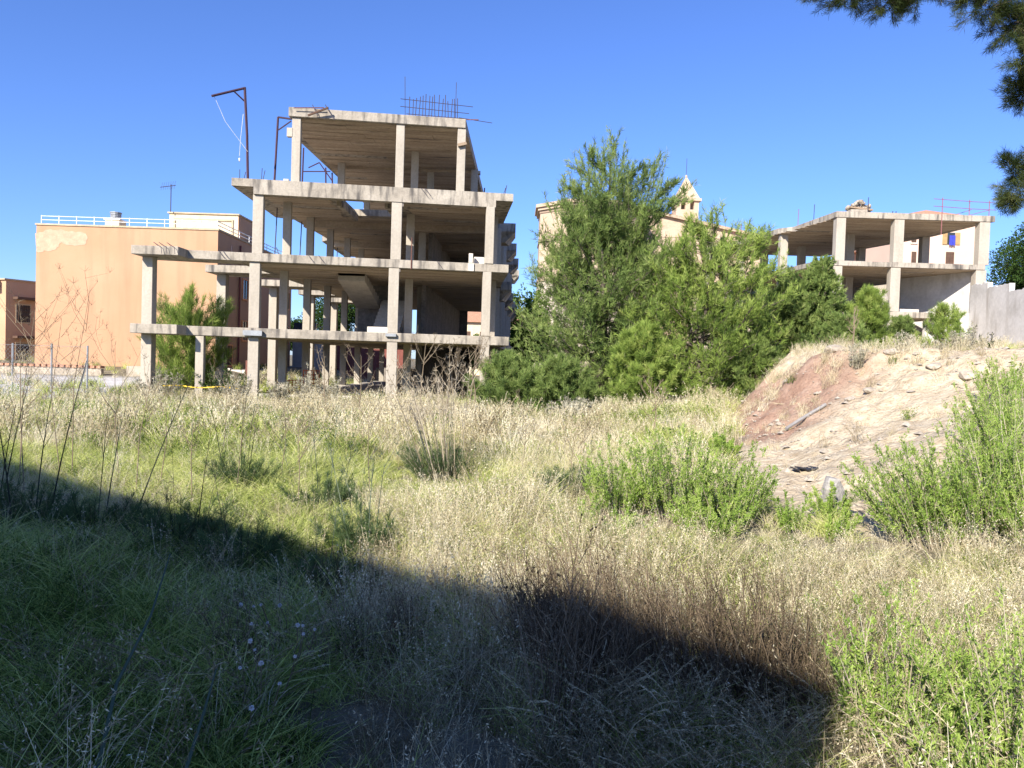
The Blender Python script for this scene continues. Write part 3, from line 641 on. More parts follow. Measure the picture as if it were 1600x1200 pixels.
# ================================================================ SECOND CONCRETE FRAME (on the bank)
Cb = empty('low_concrete_frame', (24, 46, 3.2), 'wide two storey concrete frame on the bank with rubble on its roof', 'unfinished building')
YB = 46.0; RZ = 11.2; LZ = 8.28; TZ = 5.35
MB().prism([(19.45, YB), (28.9, YB), (28.7, YB + 0.8), (28.2, 51.5), (26.6, 57), (25.0, 62), (15.2, 62), (17.2, 57.2), (18.1, 52.2), (18.85, 51.5)], RZ - 0.36, RZ).build('slab', M['concrete'], Cb, bevel=0.015)
MB().prism([(18.6, YB), (28.45, YB), (28.0, 51.5), (26.4, 57), (25.0, 62), (15.2, 62), (17.5, 54.5)], LZ - 0.30, LZ).build('slab', M['concrete'], Cb, bevel=0.015)
MB().prism([(23.2, YB), (26.3, YB), (26.0, 57), (17, 57), (19, YB + 2)], TZ - 0.35, TZ).build('slab', M['concrete'], Cb, bevel=0.015)
for zz, x0, x1 in ((RZ - .36, 19.5, 28.6), (LZ - .30, 19.0, 28.1)):
    mb = MB(); y = YB + .15; Rr = random.Random(int(zz * 10))
    while y < 61:
        sh = -(y - YB) * 0.23; x = x0 + sh
        while x < x1 + sh * .98 - .2:
            l = min(Rr.uniform(1.5, 3.3), x1 + sh * .98 - x)
            if Rr.random() > .03: mb.box(x, x + l - .012, y, y + .52, zz - Rr.uniform(.006, .035), zz - .0015)
            x += l
        y += .55
    tag(mb.build('soffit_boards', M['soffit'], Cb), kind='stuff')
def colB(x, y, z0, z1, w=0.55): return MB().obox((x, y, (z0 + z1) / 2), (w, 0.5, z1 - z0 - .004), 0).build('column', M['column'], Cb, bevel=0.012)
for (x, y, w) in ((19.78, 46.3, .55), (23.25, 46.3, .58), (28.35, 46.3, .62), (18.55, 52.4, .5), (22.7, 51.6, .5), (27.85, 51.9, .5), (17.2, 57.6, .5), (21.6, 57.2, .5), (26.0, 57.2, .5), (15.9, 61.4, .5), (20.2, 61.4, .5)):
    colB(x, y, LZ, RZ - .36, w)
    colB(x - (0.1 if y < 47 else 0), y, TZ if not x > 27 else 3.2, LZ - .30, w)
colB(23.1, 46.4, 2.0, TZ - .35); colB(19.3, 48.6, 2.0, TZ - .35); 
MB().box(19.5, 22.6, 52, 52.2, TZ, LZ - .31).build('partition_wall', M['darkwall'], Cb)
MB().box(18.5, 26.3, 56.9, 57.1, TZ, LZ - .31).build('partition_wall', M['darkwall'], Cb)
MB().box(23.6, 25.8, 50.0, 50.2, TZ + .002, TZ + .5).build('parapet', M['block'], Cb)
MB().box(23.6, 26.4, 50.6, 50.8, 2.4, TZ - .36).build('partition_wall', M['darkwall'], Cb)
bw = MB(); bw.prism([(26.0, 51.4), (26.05, 51.15), (28.2, 46.9), (28.45, 46.9)], 2.6, LZ - .31).build('retaining_wall', M['wallwhite'], Cb)
MB().prism([(25.4, 46.7), (28.3, 46.6), (28.3, 46.9), (25.4, 47.0)], 2.6, TZ + .1).build('retaining_wall', M['wallwhite'], Cb)
MB().box(23.9, 25.6, 47.9, 48.05, TZ + .003, TZ + .32).build('parapet', M['block'], Cb)
Cb.location.x -= 0.45
# rusty guard rail on the roof
gr = empty('guard_rail', (27.5, 46.3, RZ), 'faded red scaffold guard rail on the roof edge of the low frame', 'guard rail')
gp = [(25.8, 46.25), (27.6, 46.3), (28.85, 46.4)]
for (x, y) in gp:
    MB().tube([(x, y - (.28 if x < 26 else 0), RZ - (1.2 if x < 26 else 0)), (x, y - (.28 if x < 26 else 0), RZ + .98)], 0.025, 5).build('post', M['pinkrebar'], gr)
for z in (.85, .42): MB().tube([(25.3, 46.0, RZ + z + .05), (27.6, 46.2, RZ + z), (29.3, 46.5, RZ + z + .03)], 0.02, 5).build('rail', M['pinkrebar'], gr)
MB().tube([(27.6, 46.3, RZ + .05), (28.85, 46.4, RZ + .42)], 0.018, 5).build('brace', M['pinkrebar'], gr); MB().tube([(26.6, 46.5, RZ + .0), (27.8, 46.4, RZ + .42)], 0.018, 5).build('brace', M['pinkrebar'], gr)
for (x, y, h, mt) in ((21.2, 46.8, 1.05, 'rebar'), (18.8, 49, 1.0, 'rebar'), (18.9, 52, 1.3, 'pinkrebar'), (16.9, 58.2, 1.3, 'pinkrebar'), (16.7, 59.5, 1.0, 'pinkrebar'), (22.8, 47, .3, 'rebar'), (23.0, 47, .3, 'rebar')):
    MB().tube([(x, y, RZ), (x + .02, y, RZ + h)], 0.03 if h < .5 else 0.022, 5).build('rebar', M[mt], Cb)
gr.location.x -= 0.55
rp = empty('rubble_pile', (20.9, 47.5, RZ), 'heap of broken concrete on stacked slabs on the low frame roof', 'rubble')
MB().obox((20.9, 47.5, RZ + .1), (1.5, 1.0, .2), .05).build('slab_piece', M['block'], rp); MB().obox((20.75, 47.4, RZ + .27), (1.0, .9, .14), .02).build('slab_piece', M['limestone'], rp)
MB().obox((20.95, 47.45, RZ + .42), (1.35, .9, .1), -.05, .12).build('slab_piece', M['wood'], rp)
Rr = random.Random(5)
for k in range(9): MB().blob((20.5 + k * .1, 47.5, RZ + .52 + .09 * math.sin(k / 8 * math.pi)), (.2, .3, .14), 50 + k, 1, .6).build('lump', M['limestone'], rp)
for k in range(15): MB().blob((20.3 + k * .085 + Rr.uniform(-.05, .05), 47.3 + Rr.uniform(-.2, .3), RZ + .55 + .33 * math.sin(k / 14 * math.pi) * Rr.uniform(.5, 1)), (Rr.uniform(.14, .24), .2, Rr.uniform(.1, .18)), k, 1, .6).build('lump', M['limestone'], rp)

# long limewashed wall on the right
LW = empty('limewashed_wall', (25.5, 40, 3), 'tall whitish concrete boundary wall stepping down towards the viewer', 'wall')
segs = [(46.5, 44.2, 7.1), (44.2, 41.6, 6.75), (41.6, 38.7, 6.3), (38.7, 36.0, 5.75), (36.0, 32.5, 5.3), (32.5, 28, 5.0)]
for (ya, yb, zt) in segs:
    xa = 27.7 - (46.5 - ya) * 0.3; xb = 27.7 - (46.5 - yb) * 0.3
    n_ = 9; top = []; Rw = random.Random(int(ya * 10))
    for q in range(n_ + 1): top.append(zt + Rw.uniform(-.07, .05) - (.05 if q % 2 else 0))
    pw = MB()
    for q in range(n_):
        u0, u1 = q / n_, (q + 1) / n_; yq0 = yb + .003 + (ya - yb - .003) * u0; yq1 = yb + .003 + (ya - yb - .003) * u1; xq0 = 27.45 - (46.5 - yq0) * .16; xq1 = 27.45 - (46.5 - yq1) * .16; b_ = len(pw.v); o_ = 0.0
        pw.v += [(xq0 - o_, yq0, 1.8), (xq1 - o_, yq1, 1.8), (xq1 + .3, yq1, 1.8), (xq0 + .3, yq0, 1.8), (xq0 - o_, yq0, top[q]), (xq1 - o_, yq1, top[q + 1]), (xq1 + .3, yq1, top[q + 1]), (xq0 + .3, yq0, top[q])]
        pw.f += [tuple(b_ + i for i in f) for f in ((0, 1, 5, 4), (1, 2, 6, 5), (2, 3, 7, 6), (3, 0, 4, 7), (4, 5, 6, 7))]
    pw.build('wall_panel', M['wallwhite'], LW)
# dry-stone terrace beyond the wall
ds = MB(); 
for k in range(26):
    ds.blob((31 + k * .55, 50 + Rr.uniform(-.3, .3), 6.6 + Rr.uniform(0, .5)), (.5, .5, .45), 100 + k, 1, .5)
    ds.blob((31 + k * .55, 49.8, 5.7), (.55, .5, .6), 140 + k, 1, .5)
tag(ds.build('dry_stone_wall', M['rubblestone']), 'dry stone terrace wall beyond the white wall at the picture edge', 'stone wall')

# ================================================================ PINK HOUSE
PH = empty('pink_house', (39, 72, 5), 'pink rendered house with brown shutters and low tiled roof behind the frame', 'house')
PY = 72.0
def px2(x, y, Y): q = P(x, y, Y); return q[0], q[2]
x0, _ = px2(1405, 400, PY); x1, _ = px2(1533, 400, PY); _, zr = px2(1470, 341, PY); _, zp = px2(1478, 327, PY)
MB().box(x0, x1, PY, PY + 9, 2, zr).build('wall', M['pink'], PH)
rf = MB(); xm = (x0 + x1) / 2
e0, e1 = x0 + 0.3 - .6, x1 + .3
def roofp(xa, xb, ya, yb, z0, z1, name, par):
    r = MB(); xc = (xa + xb) / 2; m1 = (xa + xb) / 2
    r.poly([(xa, ya, z0), (xb, ya, z0), (m1, (ya + yb) / 2 - 2, z1)]); r.poly([(xb, ya, z0), (xb, yb, z0), (m1, (ya + yb) / 2 + 2, z1), (m1, (ya + yb) / 2 - 2, z1)])
    r.poly([(xb, yb, z0), (xa, yb, z0), (m1, (ya + yb) / 2 + 2, z1)]); r.poly([(xa, yb, z0), (xa, ya, z0), (m1, (ya + yb) / 2 - 2, z1), (m1, (ya + yb) / 2 + 2, z1)])
    r.poly([(xa, ya, z0 - .002), (xa, yb, z0 - .002), (xb, yb, z0 - .002), (xb, ya, z0 - .002)])
    o = r.build(name, M['tile'], par)
    n = int((xb - xa) / .35)
    for k in range(n):
        MB().tube([(xa + .17 + k * (xb - xa) / n, ya - .05, z0 + .03), (xa + .17 + k * (xb - xa) / n + (m1 - xa - k * (xb - xa) / n) * .1, ya + .6, z0 + .03 + .6 * (z1 - z0) / ((yb - ya) / 2 - 2))], .09, 5).build('tile', M['tile'], o)
    return o
roofp(x0 - .6, x1 + .2, PY - .6, PY + 9.6, zr + .004, zr + 1.25, 'roof', PH)
def shut(cx0, cx1, cy0, cy1, Y, par, open_=False):
    xa, zb = px2(cx0, cy1, Y); xb, zt = px2(cx1, cy0, Y)
    if open_:
        w = xb - xa; o = MB().box(xa + w * .28, xb - w * .28, Y - .03, Y - .003, zb, zt).build('window', M['glass'], par)
        for a, b in ((xa, xa + w * .26), (xb - w * .26, xb)):
            s_ = MB().box(a, b, Y - .09, Y - .035, zb, zt).build('shutter', M['ochrewood'], o)
        return o
    o = MB().box(xa, xb, Y - .03, Y - .003, zb, zt).build('window', M['glass'], par)
    m_ = (xa + xb) / 2
    for a, b in ((xa, m_ - .02), (m_ + .02, xb)):
        sm = MB(); sm.box(a, b, Y - .07, Y - .035, zb, zt); n = 10
        for k in range(n): sm.box(a + .05, b - .05, Y - .095, Y - .0705, zb + (zt - zb) * (k + .2) / n, zb + (zt - zb) * (k + .7) / n)
        sm.build('shutter', M['darkwood'], o)
    MB().box(xa - .1, xb + .1, Y - .12, Y - .003, zb - .12, zb - .003).build('sill', M['block'], o)
    return o
shut(1472, 1500, 364, 382, PY, PH, True); shut(1477, 1490.5, 394, 416, PY, PH); shut(1423.5, 1431.5, 393.5, 413, PY, PH); shut(1424, 1431.5, 371, 379, PY, PH)
xa, zb = px2(1483.5, 383, PY - .3); xb, zt = px2(1493.5, 368, PY - .3)
bc = MB()
for i in range(8):
    f0 = xa + (xb - xa) * i / 8; f1 = xa + (xb - xa) * (i + 1) / 8; o_ = .04 * (i % 2)
    bc.box(f0, f1 - .004, PY - .3 + o_, PY - .26 + o_, zb + .05 * math.sin(i * 1.7), zt)
tag(bc.build('blue_cloth', M['blue']), 'deep blue cloth hung out below the open shuttered window', 'cloth')
P2 = empty('far_pink_house', (34, 84, 5), 'lower pink house with small shuttered windows between the frame columns', 'house')
Y2 = 84.0; xa, _ = px2(1325, 400, Y2); xb, _ = px2(1420, 400, Y2); _, zt = px2(1372, 384, Y2); _, zl = px2(1345, 397, Y2)
MB().box(xa + 1.6, xb, Y2, Y2 + 8, 2, zt + 1.2).build('wall', M['pink'], P2)
shut(1371, 1379.5, 397.5, 411, Y2, P2); shut(1360.5, 1366, 399, 411, Y2, P2)
r2 = MB().prism([(xa - .9, Y2 - 1.2), (xa + 2.2, Y2 - 1.2), (xa + 2.2, Y2 + 3), (xa - .9, Y2 + 3)], zl, zl + .45, [(xa - .1, Y2 + .6), (xa + 2.2, Y2 + .6), (xa + 2.2, Y2 + 3), (xa - .1, Y2 + 3)]).build('roof', M['tile'], P2)
for k in range(8): MB().tube([(xa - .7 + k * .4, Y2 - 1.25, zl + .03), (xa - .7 + k * .4, Y2 - .9, zl + .12)], .1, 5).build('tile', M['tile'], r2)
MB().box(xa - .4, xa + 1.598, Y2, Y2 + 3, 2, zl - .003).build('wall', M['pink'], P2)

# ================================================================ CHURCH
CH = empty('church', (8, 86, 2), 'honey stone church with rounded apse and pyramid topped belfry behind the pines', 'church')
cx, cy, rr = 7.95, 86.0, 5.9
zc = 1.65 + 252 * 81 / 1200.0
oct_ = [(cx + rr * math.cos(math.radians(22.5 + 45 * k)), cy + rr * math.sin(math.radians(22.5 + 45 * k))) for k in range(8)]
def sc_(pts, k): return [((p[0] - cx) * k + cx, (p[1] - cy) * k + cy) for p in pts]
MB().prism(sc_(oct_, 1.0), 10.5, zc).build('wall', M['church'], CH)
MB().prism(sc_(oct_, 1.22), 0, 10.49, sc_(oct_, 1.003)).build('battered_base', M['rubblestone'], CH)
for z, h, k in ((zc - 4.0, .25, 1.02), (10.4, .2, 1.03)): MB().prism(sc_(oct_, k), z, z + h).build('string_course', M['cornice'], CH)
for k_, (z, h, k) in enumerate(((zc - .9, .3, 1.015), (zc - .597, .3, 1.05), (zc - .294, .35, 1.09))): MB().prism(sc_(oct_, k), z, z + h - .003).build('cornice', M['cornice'] if k_ < 1 else M['church'], CH)
MB().prism(sc_(oct_, 1.07), zc + .06, zc + 1.3, sc_(oct_, 0.12)).build('roof', M['church'], CH)
MB().poly([(10.2, 87.9, 16.3), (28.5, 87.9, 16.3), (28.5, 87.9, 16.66), (10.2, 87.9, 20.25)]).build('gable', M['church'], CH)
MB().box(10.2, 28.5, 87.95, 100, 2, 14.6).build('nave_wall', M['church'], CH)
MB().poly([(10, 87.4, 20.3), (29, 87.4, 16.6), (29, 94, 18.2), (10, 94, 21.9)]).poly([(10, 87.4, 20.0), (10, 94, 21.6), (29, 94, 17.9), (29, 87.4, 16.3)]).poly([(10, 87.4, 20.0), (29, 87.4, 16.3), (29, 87.4, 16.6), (10, 87.4, 20.3)]).build('nave_roof', M['oldtile'], CH)
MB().prism([(10.2, 87.9), (28.5, 87.9), (28.5, 93.5), (10.2, 93.5)], 14.603, 16.35).build('gable', M['church'], CH)
TY = 92.0
tx0, _ = px2(1057, 320, TY); tx1, _ = px2(1092, 320, TY); _, ztop = px2(1075, 314, TY); _, zap = px2(1075, 273, TY); _, zv = px2(1075, 243, TY)
txm = (tx0 + tx1) / 2; tw = (tx1 - tx0)
tw_ = empty  # belfry parts
MB().box(tx0, tx1, TY, TY + tw, 12, ztop - 1.0).build('belfry_shaft', M['church'], CH)
for (x, y) in ((tx0, TY), (tx1 - .55, TY), (tx0, TY + tw - .55), (tx1 - .55, TY + tw - .55), (txm - .25, TY), (txm - .25, TY + tw - .55), (tx0, TY + tw / 2 - .25)): MB().box(x + .002, x + .55, y + .002, y + .55, ztop - 0.997, ztop - .003).build('belfry_pier', M['church'], CH)
MB().box(tx0 - .25, tx1 + .25, TY - .25, TY + tw + .25, ztop, ztop + .3).build('belfry_cornice', M['church'], CH)
MB().prism([(tx0 - .1, TY - .1), (tx1 + .1, TY - .1), (tx1 + .1, TY + tw + .1), (tx0 - .1, TY + tw + .1)], ztop + .303, zap, [(txm - .08, TY + tw / 2 - .08), (txm + .08, TY + tw / 2 - .08), (txm + .08, TY + tw / 2 + .08), (txm - .08, TY + tw / 2 + .08)]).build('spire', M['church'], CH)
MB().blob((txm, TY + tw / 2, zap + .1), (.18, .18, .22), 3, 1, 0).build('finial', M['church'], CH)
MB().tube([(txm, TY + tw / 2, zap + .2), (txm, TY + tw / 2, zv)], .03, 5).build('lightning_rod', M['rebar'], CH)

BH = empty('cream_house', (-4, 100, 0), 'cream house seen at the far end of the dark passage under the big frame', 'house')
MB().box(-9.5, 2.0, 100, 108, -.3, 6.6).build('wall', M['cream'], BH)
MB().prism([(-10, 99.5), (2.5, 99.5), (2.5, 108.5), (-10, 108.5)], 6.603, 8.4, [(-9, 103.5), (1.5, 103.5), (1.5, 104.5), (-9, 104.5)]).build('roof', M['tile'], BH)
for k in range(5):
    for z0 in (1.0, 4.0): MB().box(-8.6 + k * 2.1, -7.7 + k * 2.1, 99.95, 99.997, z0, z0 + 1.4).build('window', M['darkwood'], BH)
# ================================================================ the house behind the viewer that shades the foreground
HB = empty('shading_house', (-9, -8, 0), 'two storey pale house standing behind the viewpoint, throwing the long shadow', 'house')
k_ = 1 / math.tan(SUN_EL); zh = 7.2; off = SUN_H * (zh - 0.35) * k_
c1 = np.array([1.45, 3.25]) - off; c0 = np.array([-8.2, 10.9]) - off
e_ = (c0 - c1) / np.linalg.norm(c0 - c1); b_ = np.array([e_[1], -e_[0]]);  b_ = b_ if b_[1] < 0 else -b_
poly = [tuple(c1), tuple(c0), tuple(c0 + b_ * 8), tuple(c1 + b_ * 8 )]
ar = sum(poly[i][0] * poly[(i + 1) % 4][1] - poly[(i + 1) % 4][0] * poly[i][1] for i in range(4))
poly = poly if ar > 0 else poly[::-1]
MB().prism(poly, -0.2, zh - .3).build('wall', M['housewall'], HB)
cc = np.mean(poly, 0)
MB().prism([tuple(cc + (np.array(p) - cc) * 1.0) for p in poly], zh - .297, zh, ).build('roof', M['tile'], HB)
for k in range(4):
    for z0 in (1.0, 4.0):
        q = c1 + e_ * (2.0 + k * 2.6) - b_ * .02
        MB().obox((q[0], q[1], z0 + .6), (1.0, .06, 1.3), math.atan2(e_[1], e_[0])).build('window', M['darkwood'], HB)
# ================================================================ VEGETATION
M['needle'] = leafmat('pine_needles', [(0.05, 0.085, 0.03), (0.14, 0.205, 0.06), (0.26, 0.345, 0.10), (0.40, 0.46, 0.17)], 0.4)
M['needle_y'] = leafmat('young_pine_needles', [(0.07, 0.115, 0.03), (0.19, 0.275, 0.06), (0.33, 0.43, 0.10), (0.48, 0.54, 0.17)], 0.42)
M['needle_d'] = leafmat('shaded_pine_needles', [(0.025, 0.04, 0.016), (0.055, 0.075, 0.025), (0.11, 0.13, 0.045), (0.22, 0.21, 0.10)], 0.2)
M['leaf'] = leafmat('bright_leaves', [(0.06, 0.11, 0.018), (0.11, 0.18, 0.03), (0.17, 0.25, 0.045)], 0.4)
M['leaf_d'] = leafmat('dark_leaves', [(0.025, 0.05, 0.014), (0.045, 0.085, 0.022), (0.08, 0.13, 0.035)], 0.3)
M['weed'] = leafmat('yellow_green_weed', [(0.07, 0.13, 0.025), (0.19, 0.30, 0.06), (0.34, 0.47, 0.10), (0.48, 0.56, 0.17)], 0.4)
M['silver'] = leafmat('silvery_dry_leaves', [(0.20, 0.19, 0.13), (0.36, 0.34, 0.25), (0.50, 0.47, 0.37)], 0.3)
M['fennelleaf'] = leafmat('fennel_threads', [(0.05, 0.09, 0.035), (0.09, 0.14, 0.055), (0.15, 0.20, 0.08)], 0.35)
M['drystem'] = leafmat('dry_stems', [(0.24, 0.19, 0.13), (0.40, 0.34, 0.25), (0.55, 0.49, 0.39)], 0.1)
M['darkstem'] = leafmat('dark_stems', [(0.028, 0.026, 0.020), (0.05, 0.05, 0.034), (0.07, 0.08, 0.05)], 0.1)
M['cane'] = leafmat('blue_green_cane', [(0.08, 0.105, 0.07), (0.13, 0.155, 0.11)], 0.05)
M['puff'] = plain('thistle_down', (0.72, 0.68, 0.66), 0.9)

def unit(a): return a / np.maximum(np.linalg.norm(a, axis=-1, keepdims=True), 1e-9)

def strips(base, d0, bend, L_, W, ns=3, tint=None, taper=0.25):
    """curved ribbons: base (n,3), start direction, bend vector added along the length, length, width -> V, F(quads), tint"""
    n = len(base); t = np.linspace(0, 1, ns + 1)
    L_ = np.broadcast_to(np.asarray(L_, float), (n,)); W = np.broadcast_to(np.asarray(W, float), (n,))
    c = base[:, None, :] + (d0[:, None, :] * t[None, :, None] + bend[:, None, :] * (t ** 2)[None, :, None]) * L_[:, None, None]
    tang = unit(d0[:, None, :] + 2 * bend[:, None, :] * t[None, :, None])
    a = rng.uniform(0, 2 * np.pi, n); sdir = np.stack([np.cos(a), np.sin(a), np.zeros(n)], -1)[:, None, :]
    sdir = unit(np.cross(tang, np.broadcast_to(sdir, tang.shape)))
    w = (W[:, None] * (1 - (1 - taper) * t[None, :] ** 1.3))[:, :, None] * 0.5
    V_ = np.stack([c - sdir * w, c + sdir * w], 2).reshape(n, -1, 3)
    k = 2 * (ns + 1); b = (np.arange(n) * k)[:, None, None]
    i = np.arange(ns); q = np.stack([2 * i, 2 * i + 1, 2 * i + 3, 2 * i + 2], -1)[None]
    Fq = (b + q).reshape(-1, 4)
    tt = np.repeat(tint if tint is not None else rng.uniform(0, 1, n), k)
    return V_.reshape(-1, 3), Fq, tt, c

def leaves(base, d, l, w, tint=None):
    """small rhombic leaves lying along d"""
    n = len(base); l = np.broadcast_to(l, (n,))[:, None]; w = np.broadcast_to(w, (n,))[:, None]
    r = unit(rng.normal(size=(n, 3))); s_ = unit(np.cross(d, r)) * w * 0.5
    V_ = np.stack([base, base + d * l * 0.45 - s_, base + d * l, base + d * l * 0.45 + s_], 1).reshape(-1, 3)
    Fq = np.arange(4 * n).reshape(n, 4)
    return V_, Fq, np.repeat(tint if tint is not None else rng.uniform(0, 1, n), 4)

def join(parts):
    Vs, Fs, Ts, o = [], [], [], 0
    for p in parts: Vs.append(p[0]); Fs.append(p[1] + o); Ts.append(p[2]); o += len(p[0])
    return np.concatenate(Vs), np.concatenate(Fs), np.concatenate(Ts)

def fol_mesh(name, parts, mat, parent=None, kind=None):
    V_, F_, T_ = join(parts); me = np_mesh(name, V_, F_, mat, {'tint': T_}); o = link(name, me, parent)
    if kind: o['kind'] = kind
    return o

def needles(Pp, D, n, l, w, tint, spread=0.42):
    """tufts of needles, each needle one slim quad"""
    m = len(Pp); b = np.repeat(Pp, n, 0) + np.repeat(D, n, 0) * rng.uniform(-0.35, 0.35, (m * n, 1)) * l
    d = unit(np.repeat(D, n, 0) + rng.normal(size=(m * n, 3)) * spread)
    return leaves(b, d, l * rng.uniform(0.6, 1.25, m * n), w, np.clip(np.repeat(tint, n) + rng.normal(size=m * n) * 0.12, 0, 1))

def conifer(name, label, base, H, R_fun, nprim, nsec, nspr, l=0.13, w=0.018, nn=9, mat='needle', cat='pine tree', group=None, seed=1, lean=(0, 0), rise=0.9, zlow=0.06, up=0.9, tips=True, multi=1):
    global rng
    rng = np.random.default_rng(seed)
    T = empty(name, tuple(base), label, cat, group); base = np.array(base, float)
    tops = [(lean[0], lean[1], 1.0)] + [(lean[0] + 1.1 * math.cos(k * 2.2) * R_fun(.6) * .55, lean[1] + 1.1 * math.sin(k * 2.2) * R_fun(.6) * .55, 0.90 - .06 * k) for k in range(multi - 1)]
    trunks = []
    tm = MB()
    for (lx, ly, hf) in tops:
        m = 9; pts = []
        for k in range(m):
            t = k / (m - 1); pts.append(base + np.array([lx * t ** 1.4 + 0.05 * H * 0.12 * math.sin(t * 5 + seed), ly * t ** 1.4, H * hf * 0.985 * t - 0.15]))
        trunks.append(np.array(pts)); tm.tube(pts, [H * 0.014 * (1 - 0.93 * k / (m - 1)) + 0.004 for k in range(m)], 7)
    tr = tm.build('trunk', M['bark'], T, smooth=True)
    lm = MB(); SP, SD, ST = [], [], []
    for i in range(nprim):
        tk = trunks[i % len(trunks)] if i > nprim * .35 else trunks[0]
        f = zlow + (0.97 - zlow) * ((i + 0.5) / nprim) ** 0.92
        az = i * 2.39996 + rng.uniform(-.3, .3); Rl = R_fun(f) * rng.uniform(0.72, 1.12)
        rs = rise * Rl * rng.uniform(0.5, 0.9) * (0.35 + 0.65 * f)
        zt = f * H; z0 = max(0.03 * H, zt - rs)
        q = np.clip(z0 / (H * .985), 0, 1) * 8; k0 = int(min(q, 7)); o = tk[k0] + (tk[k0 + 1] - tk[k0]) * (q - k0)
        dr = np.array([math.cos(az), math.sin(az), 0]); t = np.linspace(0, 1, 7)[:, None]
        sag = -0.10 * Rl * np.sin(t * np.pi) if f < .4 else 0
        path = o + dr * Rl * t + np.array([0, 0, 1.0]) * (rs * t ** 1.5 + sag) + rng.normal(size=(7, 3)) * 0.025 * Rl * t
        lm.tube(path, [max(0.006, Rl * 0.016 * (1 - .85 * k / 6)) for k in range(7)], 4, False)
        cl = rng.normal() * 0.13
        for j in range(nsec):
            tt = 0.22 + 0.78 * (j + rng.uniform()) / nsec; q = tt * 6; k1 = int(min(q, 5)); p = path[k1] + (path[k1 + 1] - path[k1]) * (q - k1)
            sd = unit(dr * rng.uniform(.3, 1) + rng.normal(size=3) * 0.75 + np.array([0, 0, up * rng.uniform(0.5, 1.6)]))
            sl = Rl * rng.uniform(0.16, 0.42) * (1.15 - 0.5 * tt) + 0.12
            if rng.uniform() < .5: lm.tube([p, p + sd * sl], [0.008, 0.003], 3, False)
            u = (np.arange(nspr) + rng.uniform(0, 1, nspr)) / nspr
            c = p + sd * sl * u[:, None] + rng.normal(size=(nspr, 3)) * sl * 0.10
            d = unit(sd * 0.9 + rng.normal(size=(nspr, 3)) * 0.45 + np.array([0, 0, up * 0.5]))
            SP.append(c); SD.append(d); ST.append(np.clip(0.38 + cl + 0.25 * u + rng.normal() * 0.12 + rng.normal(size=nspr) * .08, 0, 1))
    if tips:
        for i in range(int(nprim * 1.5)):
            f = rng.uniform(.45, 1.0); az = rng.uniform(0, 6.28); r = R_fun(f) * rng.uniform(.15, .98); tk = trunks[rng.integers(len(trunks))]
            p = np.array([base[0], base[1], 0]) + np.array([r * math.cos(az) + lean[0] * f, r * math.sin(az) + lean[1] * f, base[2] + f * H * .97])
            if f > .9: p[0] = tk[-1][0] + rng.normal() * .2; p[1] = tk[-1][1] + rng.normal() * .2; p[2] = min(p[2], tk[-1][2])
            n_ = nspr + 3; u = np.linspace(0, 1, n_); sl = 0.085 * H * rng.uniform(.6, 1.3)
            dd_ = unit(np.array([math.cos(az) * .3, math.sin(az) * .3, 1.0]) + rng.normal(size=3) * .15)
            SP.append(p + dd_ * sl * u[:, None]); SD.append(unit(dd_ + rng.normal(size=(n_, 3)) * .25)); ST.append(np.clip(0.55 + rng.normal(size=n_) * .12, 0, 1))
            lm.tube([p - dd_ * sl * .4, p + dd_ * sl], [0.008, 0.003], 3, False)
    SP = np.concatenate(SP); SD = np.concatenate(SD); ST = np.concatenate(ST)
    lm.build('limbs', M['bark'], T)
    fol_mesh('crown', [needles(SP, SD, nn, l, w, ST)], M[mat], T)
    return T

def prof(pts):
    xs_ = [p[0] for p in pts]; ys_ = [p[1] for p in pts]
    return lambda f: float(np.interp(f, xs_, ys_))

GP = 'pines and young pines in front of the church'
xg, yg = P(952, 420, 28.5)[0], 28.5
conifer('pine_tree', 'tallest dense green pine, many pointed tops, between the big frame and the belfry', (xg - 0.1, yg, hz(xg, yg)), 10.0,
        prof([(0, 2.8), (.15, 3.0), (.35, 2.95), (.55, 2.65), (.7, 2.4), (.82, 2.1), (.92, 1.5), (1, .55)]), 160, 15, 6, 0.22, 0.018, 11, group=GP, seed=11, multi=4, rise=1.0)
x2, y2 = P(1092, 560, 26.8)[0], 26.8
conifer('pine_tree', 'yellower shorter pine leaning over to the right of the tallest pine', (x2, y2, hz(x2, y2) - .2), 7.05,
        prof([(0, 2.1), (.2, 2.6), (.45, 2.7), (.65, 2.5), (.8, 2.0), (.92, 1.4), (1, .5)]), 115, 13, 6, 0.21, 0.018, 10, mat='needle_y', group=GP, seed=23, multi=3, lean=(.35, 0))
x2, y2 = P(800, 600, 25.5)[0], 25.5
conifer('pine_bush', 'low spreading pine bush against the right corner of the big frame', (x2, y2, hz(x2, y2)), 2.2,
        prof([(0, 1.3), (.3, 1.55), (.6, 1.4), (.8, .9), (1, .35)]), 46, 12, 6, 0.19, 0.014, 18, group=GP, seed=31, cat='pine bush', lean=(-.25, 0), rise=.7)
x2, y2 = P(874, 600, 25.0)[0], 25.0
conifer('pine_bush', 'low dark pine bush below the left skirt of the tallest pine', (x2, y2, hz(x2, y2)), 2.1,
        prof([(0, 1.0), (.3, 1.25), (.6, 1.1), (.8, .7), (1, .3)]), 34, 12, 6, 0.19, 0.014, 18, mat='needle', group=GP, seed=33, cat='pine bush', rise=.7)
x2, y2 = P(1003, 600, 24.6)[0], 24.6
conifer('pine_bush', 'bright rounded young pine between the two tall pines at grass level', (x2, y2, hz(x2, y2) - .1), 2.9,
        prof([(0, 1.0), (.3, 1.2), (.6, 1.1), (.8, .8), (1, .3)]), 40, 12, 6, 0.19, 0.014, 18, mat='needle_y', group=GP, seed=35, cat='pine bush', rise=.8)
x2, y2 = -13.9, 33.0
